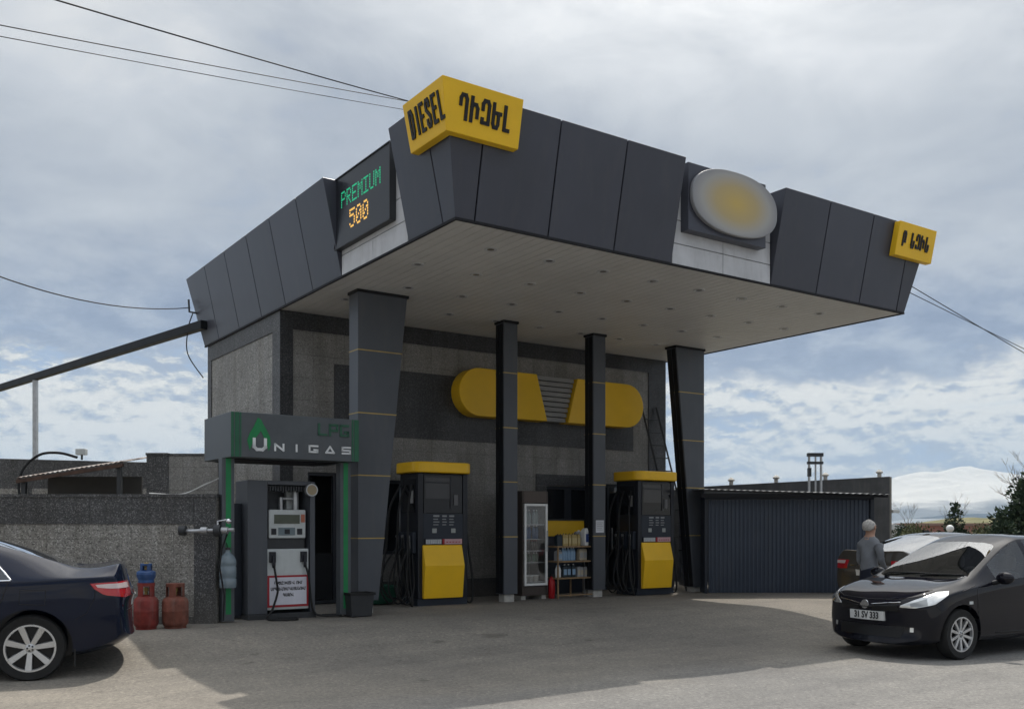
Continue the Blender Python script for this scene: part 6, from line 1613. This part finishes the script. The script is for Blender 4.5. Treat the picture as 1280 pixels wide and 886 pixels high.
# ------------------------------------------------------------------ the man behind the hatchback
def person(label, loc, rz, hgt=1.68):
    r_ = thing('person', label, 'person', loc, rz)
    k = hgt/1.75
    V = []; Rr = []; E_ = []; K_ = []
    def v(p, r, parent=None, kind=None):
        V.append(tuple(x*k for x in p)); Rr.append((r[0]*k, r[1]*k) if isinstance(r, tuple) else (r*k, r*k)); i = len(V)-1
        if parent is not None: E_.append((parent, i)); K_.append(kind)
        return i
    # x forward, y left, z up
    pel = v((0, 0, 0.95), (0.165, 0.125))
    wa = v((0.0, 0, 1.10), (0.160, 0.120), pel, 's'); ch = v((0.01, 0, 1.28), (0.165, 0.130), wa, 's'); up = v((-0.01, 0, 1.43), (0.125, 0.085), ch, 's')
    nk = v((0.01, 0, 1.50), 0.062, up, 'k'); jaw = v((0.035, 0, 1.555), (0.072, 0.085), nk, 'k'); hd_ = v((0.02, 0, 1.645), (0.085, 0.104), jaw, 'k'); tp = v((0.01, 0, 1.722), (0.060, 0.070), hd_, 'k')
    for s in (1, -1):
        hip = v((0, s*0.09, 0.88), 0.095, pel, 't'); kn = v((0.03, s*0.12, 0.50), 0.066, hip, 't'); an = v((-0.01, s*0.13, 0.10), 0.048, kn, 't')
        he = v((-0.02, s*0.13, 0.045), 0.043, an, 'b'); to = v((0.16, s*0.15, 0.03), 0.032, he, 'b')
        sh_ = v((0.0, s*0.150, 1.385), 0.066, up, 's'); el = v((0.02, s*0.195, 1.12), 0.052, sh_, 's'); wr_ = v((0.17, s*0.16, 0.98), 0.038, el, 's')
        pm_ = v((0.23, s*0.135, 0.94), (0.036, 0.026), wr_, 'k'); V0 = Vector((0.17, s*0.22, 0.79))
        for f_, (dx_, ln) in enumerate(((0.030, 0.075), (0.010, 0.085), (-0.010, 0.08), (-0.030, 0.062))):
            b0 = v((0.262, s*0.125, 0.925+dx_*0.9), 0.0095, pm_, 'k'); b1_ = v((0.262+ln*0.55, s*0.112, 0.91+dx_), 0.009, b0, 'k'); v((0.262+ln, s*0.090, 0.90+dx_), 0.0075, b1_, 'k')
        t0 = v((0.245, s*0.105, 0.955), 0.011, pm_, 'k'); v((0.285, s*0.085, 0.955), 0.0095, t0, 'k')
    me = bpy.data.meshes.new('body'); me.from_pydata(V, E_, [])
    ob = bpy.data.objects.new('body_tmp', me); scn.collection.objects.link(ob)
    sk = ob.modifiers.new('skin', 'SKIN'); sk.use_smooth_shade = True; sk.branch_smoothing = 0.3
    for i, sv in enumerate(me.skin_vertices[0].data):
        sv.radius = Rr[i]; sv.use_root = (i == 0)
    ss = ob.modifiers.new('sub', 'SUBSURF'); ss.levels = 2; ss.render_levels = 2
    dg = bpy.context.evaluated_depsgraph_get(); m2 = bpy.data.meshes.new_from_object(ob.evaluated_get(dg)); bpy.data.objects.remove(ob)
    kinds = {'s': 0, 't': 1, 'k': 2, 'b': 3}
    m2.materials.clear()
    for mm in (pm('sweater_grey', (0.17, 0.18, 0.195), 0.9, 0, 0.15, 5, 0.4, 30), pm('trousers_navy', (0.020, 0.024, 0.040), 0.85, 0, 0.2, 6, 0.3, 25), pm('skin', (0.40, 0.235, 0.165), 0.55), pm('shoe_black', (0.015, 0.014, 0.014), 0.5)): m2.materials.append(mm)
    segs = [(Vector(V[a_]), Vector(V[b_]), kinds[q]) for (a_, b_), q in zip(E_, K_)]
    for p in m2.polygons:
        c = p.center; best = None
        for a_, b_, q in segs:
            d = b_-a_; t_ = max(0, min(1, (c-a_).dot(d)/max(1e-9, d.length_squared))); dist = (c-(a_+d*t_)).length
            if best is None or dist < best[0]: best = (dist, q)
        q = best[1]
        if c.z < 0.93*k and q == 0 and abs(c.y) < 0.17*k: q = 1
        p.material_index = q
    # cloth folds
    from mathutils import noise as mn
    vk = {}
    for p in m2.polygons:
        for vi in p.vertices: vk.setdefault(vi, p.material_index)
    nrm = [v_.normal.copy() for v_ in m2.vertices]
    for v_ in m2.vertices:
        if vk.get(v_.index) in (0, 1):
            q_ = v_.co; f_ = mn.fractal(Vector((q_.x*7, q_.y*7, q_.z*13+q_.y*6)), 1.0, 2.0, 3)
            v_.co += nrm[v_.index]*f_*0.011
    m2.polygons.foreach_set('use_smooth', [True]*len(m2.polygons)); m2.name = 'body'
    o = bpy.data.objects.new('body', m2); scn.collection.objects.link(o); o.parent = r_
    hair = MB()
    rnd = random.Random(4)
    hair.ball((-0.012*k, 0, 1.648*k), 0.1075*k, (1.04, 0.87, 0.95), 40, 28)
    h_ = hair.build('hair', pm('hair_white', (0.44, 0.42, 0.39), 0.85, 0, 0.35, 40, 0.6, 120), r_, 180)
    # cut the cap away from the face
    bm = bmesh.new(); bm.from_mesh(h_.data)
    bmesh.ops.delete(bm, geom=[f for f in bm.faces if (f.calc_center_median().x > -0.01*k+max(0, (f.calc_center_median().z/k-1.60))*0.55*k and f.calc_center_median().z < 1.70*k) or f.calc_center_median().z < (1.575+0.45*max(0, f.calc_center_median().x/k+0.07))*k], context='FACES')
    bm.to_mesh(h_.data); bm.free()
    for v_ in h_.data.vertices:
        q_ = v_.co; v_.co += Vector((q_.x, q_.y, q_.z-1.63*k)).normalized()*(mn.fractal(Vector((q_.x*55, q_.y*55, q_.z*30)), 1.0, 2.0, 3)*0.006+mn.noise(Vector((q_.x*14, q_.y*14, q_.z*14)))*0.012)
    sd_ = h_.modifiers.new('solid', 'SOLIDIFY'); sd_.thickness = 0.014; sd_.offset = -1
    for s in (1, -1):
        b_ = MB(); b_.ball((0.012*k, s*0.094*k, 1.628*k), 0.034*k, (0.65, 0.4, 1.05), 12, 8); b_.build('ear', m2.materials[2], r_, 180)
        b_ = MB(); b_.ball((0.112*k, s*0.032*k, 1.645*k), 0.011*k, (0.5, 1, 0.7), 10, 6); b_.build('eye', M['trim_black'], r_, 180)
        b_ = MB(); b_.tube([(0.112*k, s*0.02*k, 1.668*k), (0.108*k, s*0.052*k, 1.668*k)], 0.005*k, 6); b_.build('eyebrow', h_.data.materials[0], r_)
    b_ = MB(); b_.tube([(0.108*k, 0, 1.645*k), (0.128*k, 0, 1.612*k), (0.112*k, 0, 1.602*k)], [0.010*k, 0.015*k, 0.012*k], 8); b_.build('nose', m2.materials[2], r_, 180)
    b_ = MB(); b_.tube([(0.105*k, -0.024*k, 1.575*k), (0.112*k, 0, 1.577*k), (0.105*k, 0.024*k, 1.575*k)], 0.006*k, 6); b_.build('mouth', pm('lips', (0.30, 0.13, 0.11), 0.6), r_, 180)
    b_ = MB(); b_.lathe([(0.070*k, 1.452*k), (0.066*k, 1.475*k), (0.060*k, 1.478*k)], 18); b_.build('collar', m2.materials[0], r_, 60)
    return r_
px_, py_ = 5.42, 14.55
person('white haired man in a grey sweater and dark trousers standing with his back turned', (px_, py_, ground_z(px_, py_)), R(36), 1.71)
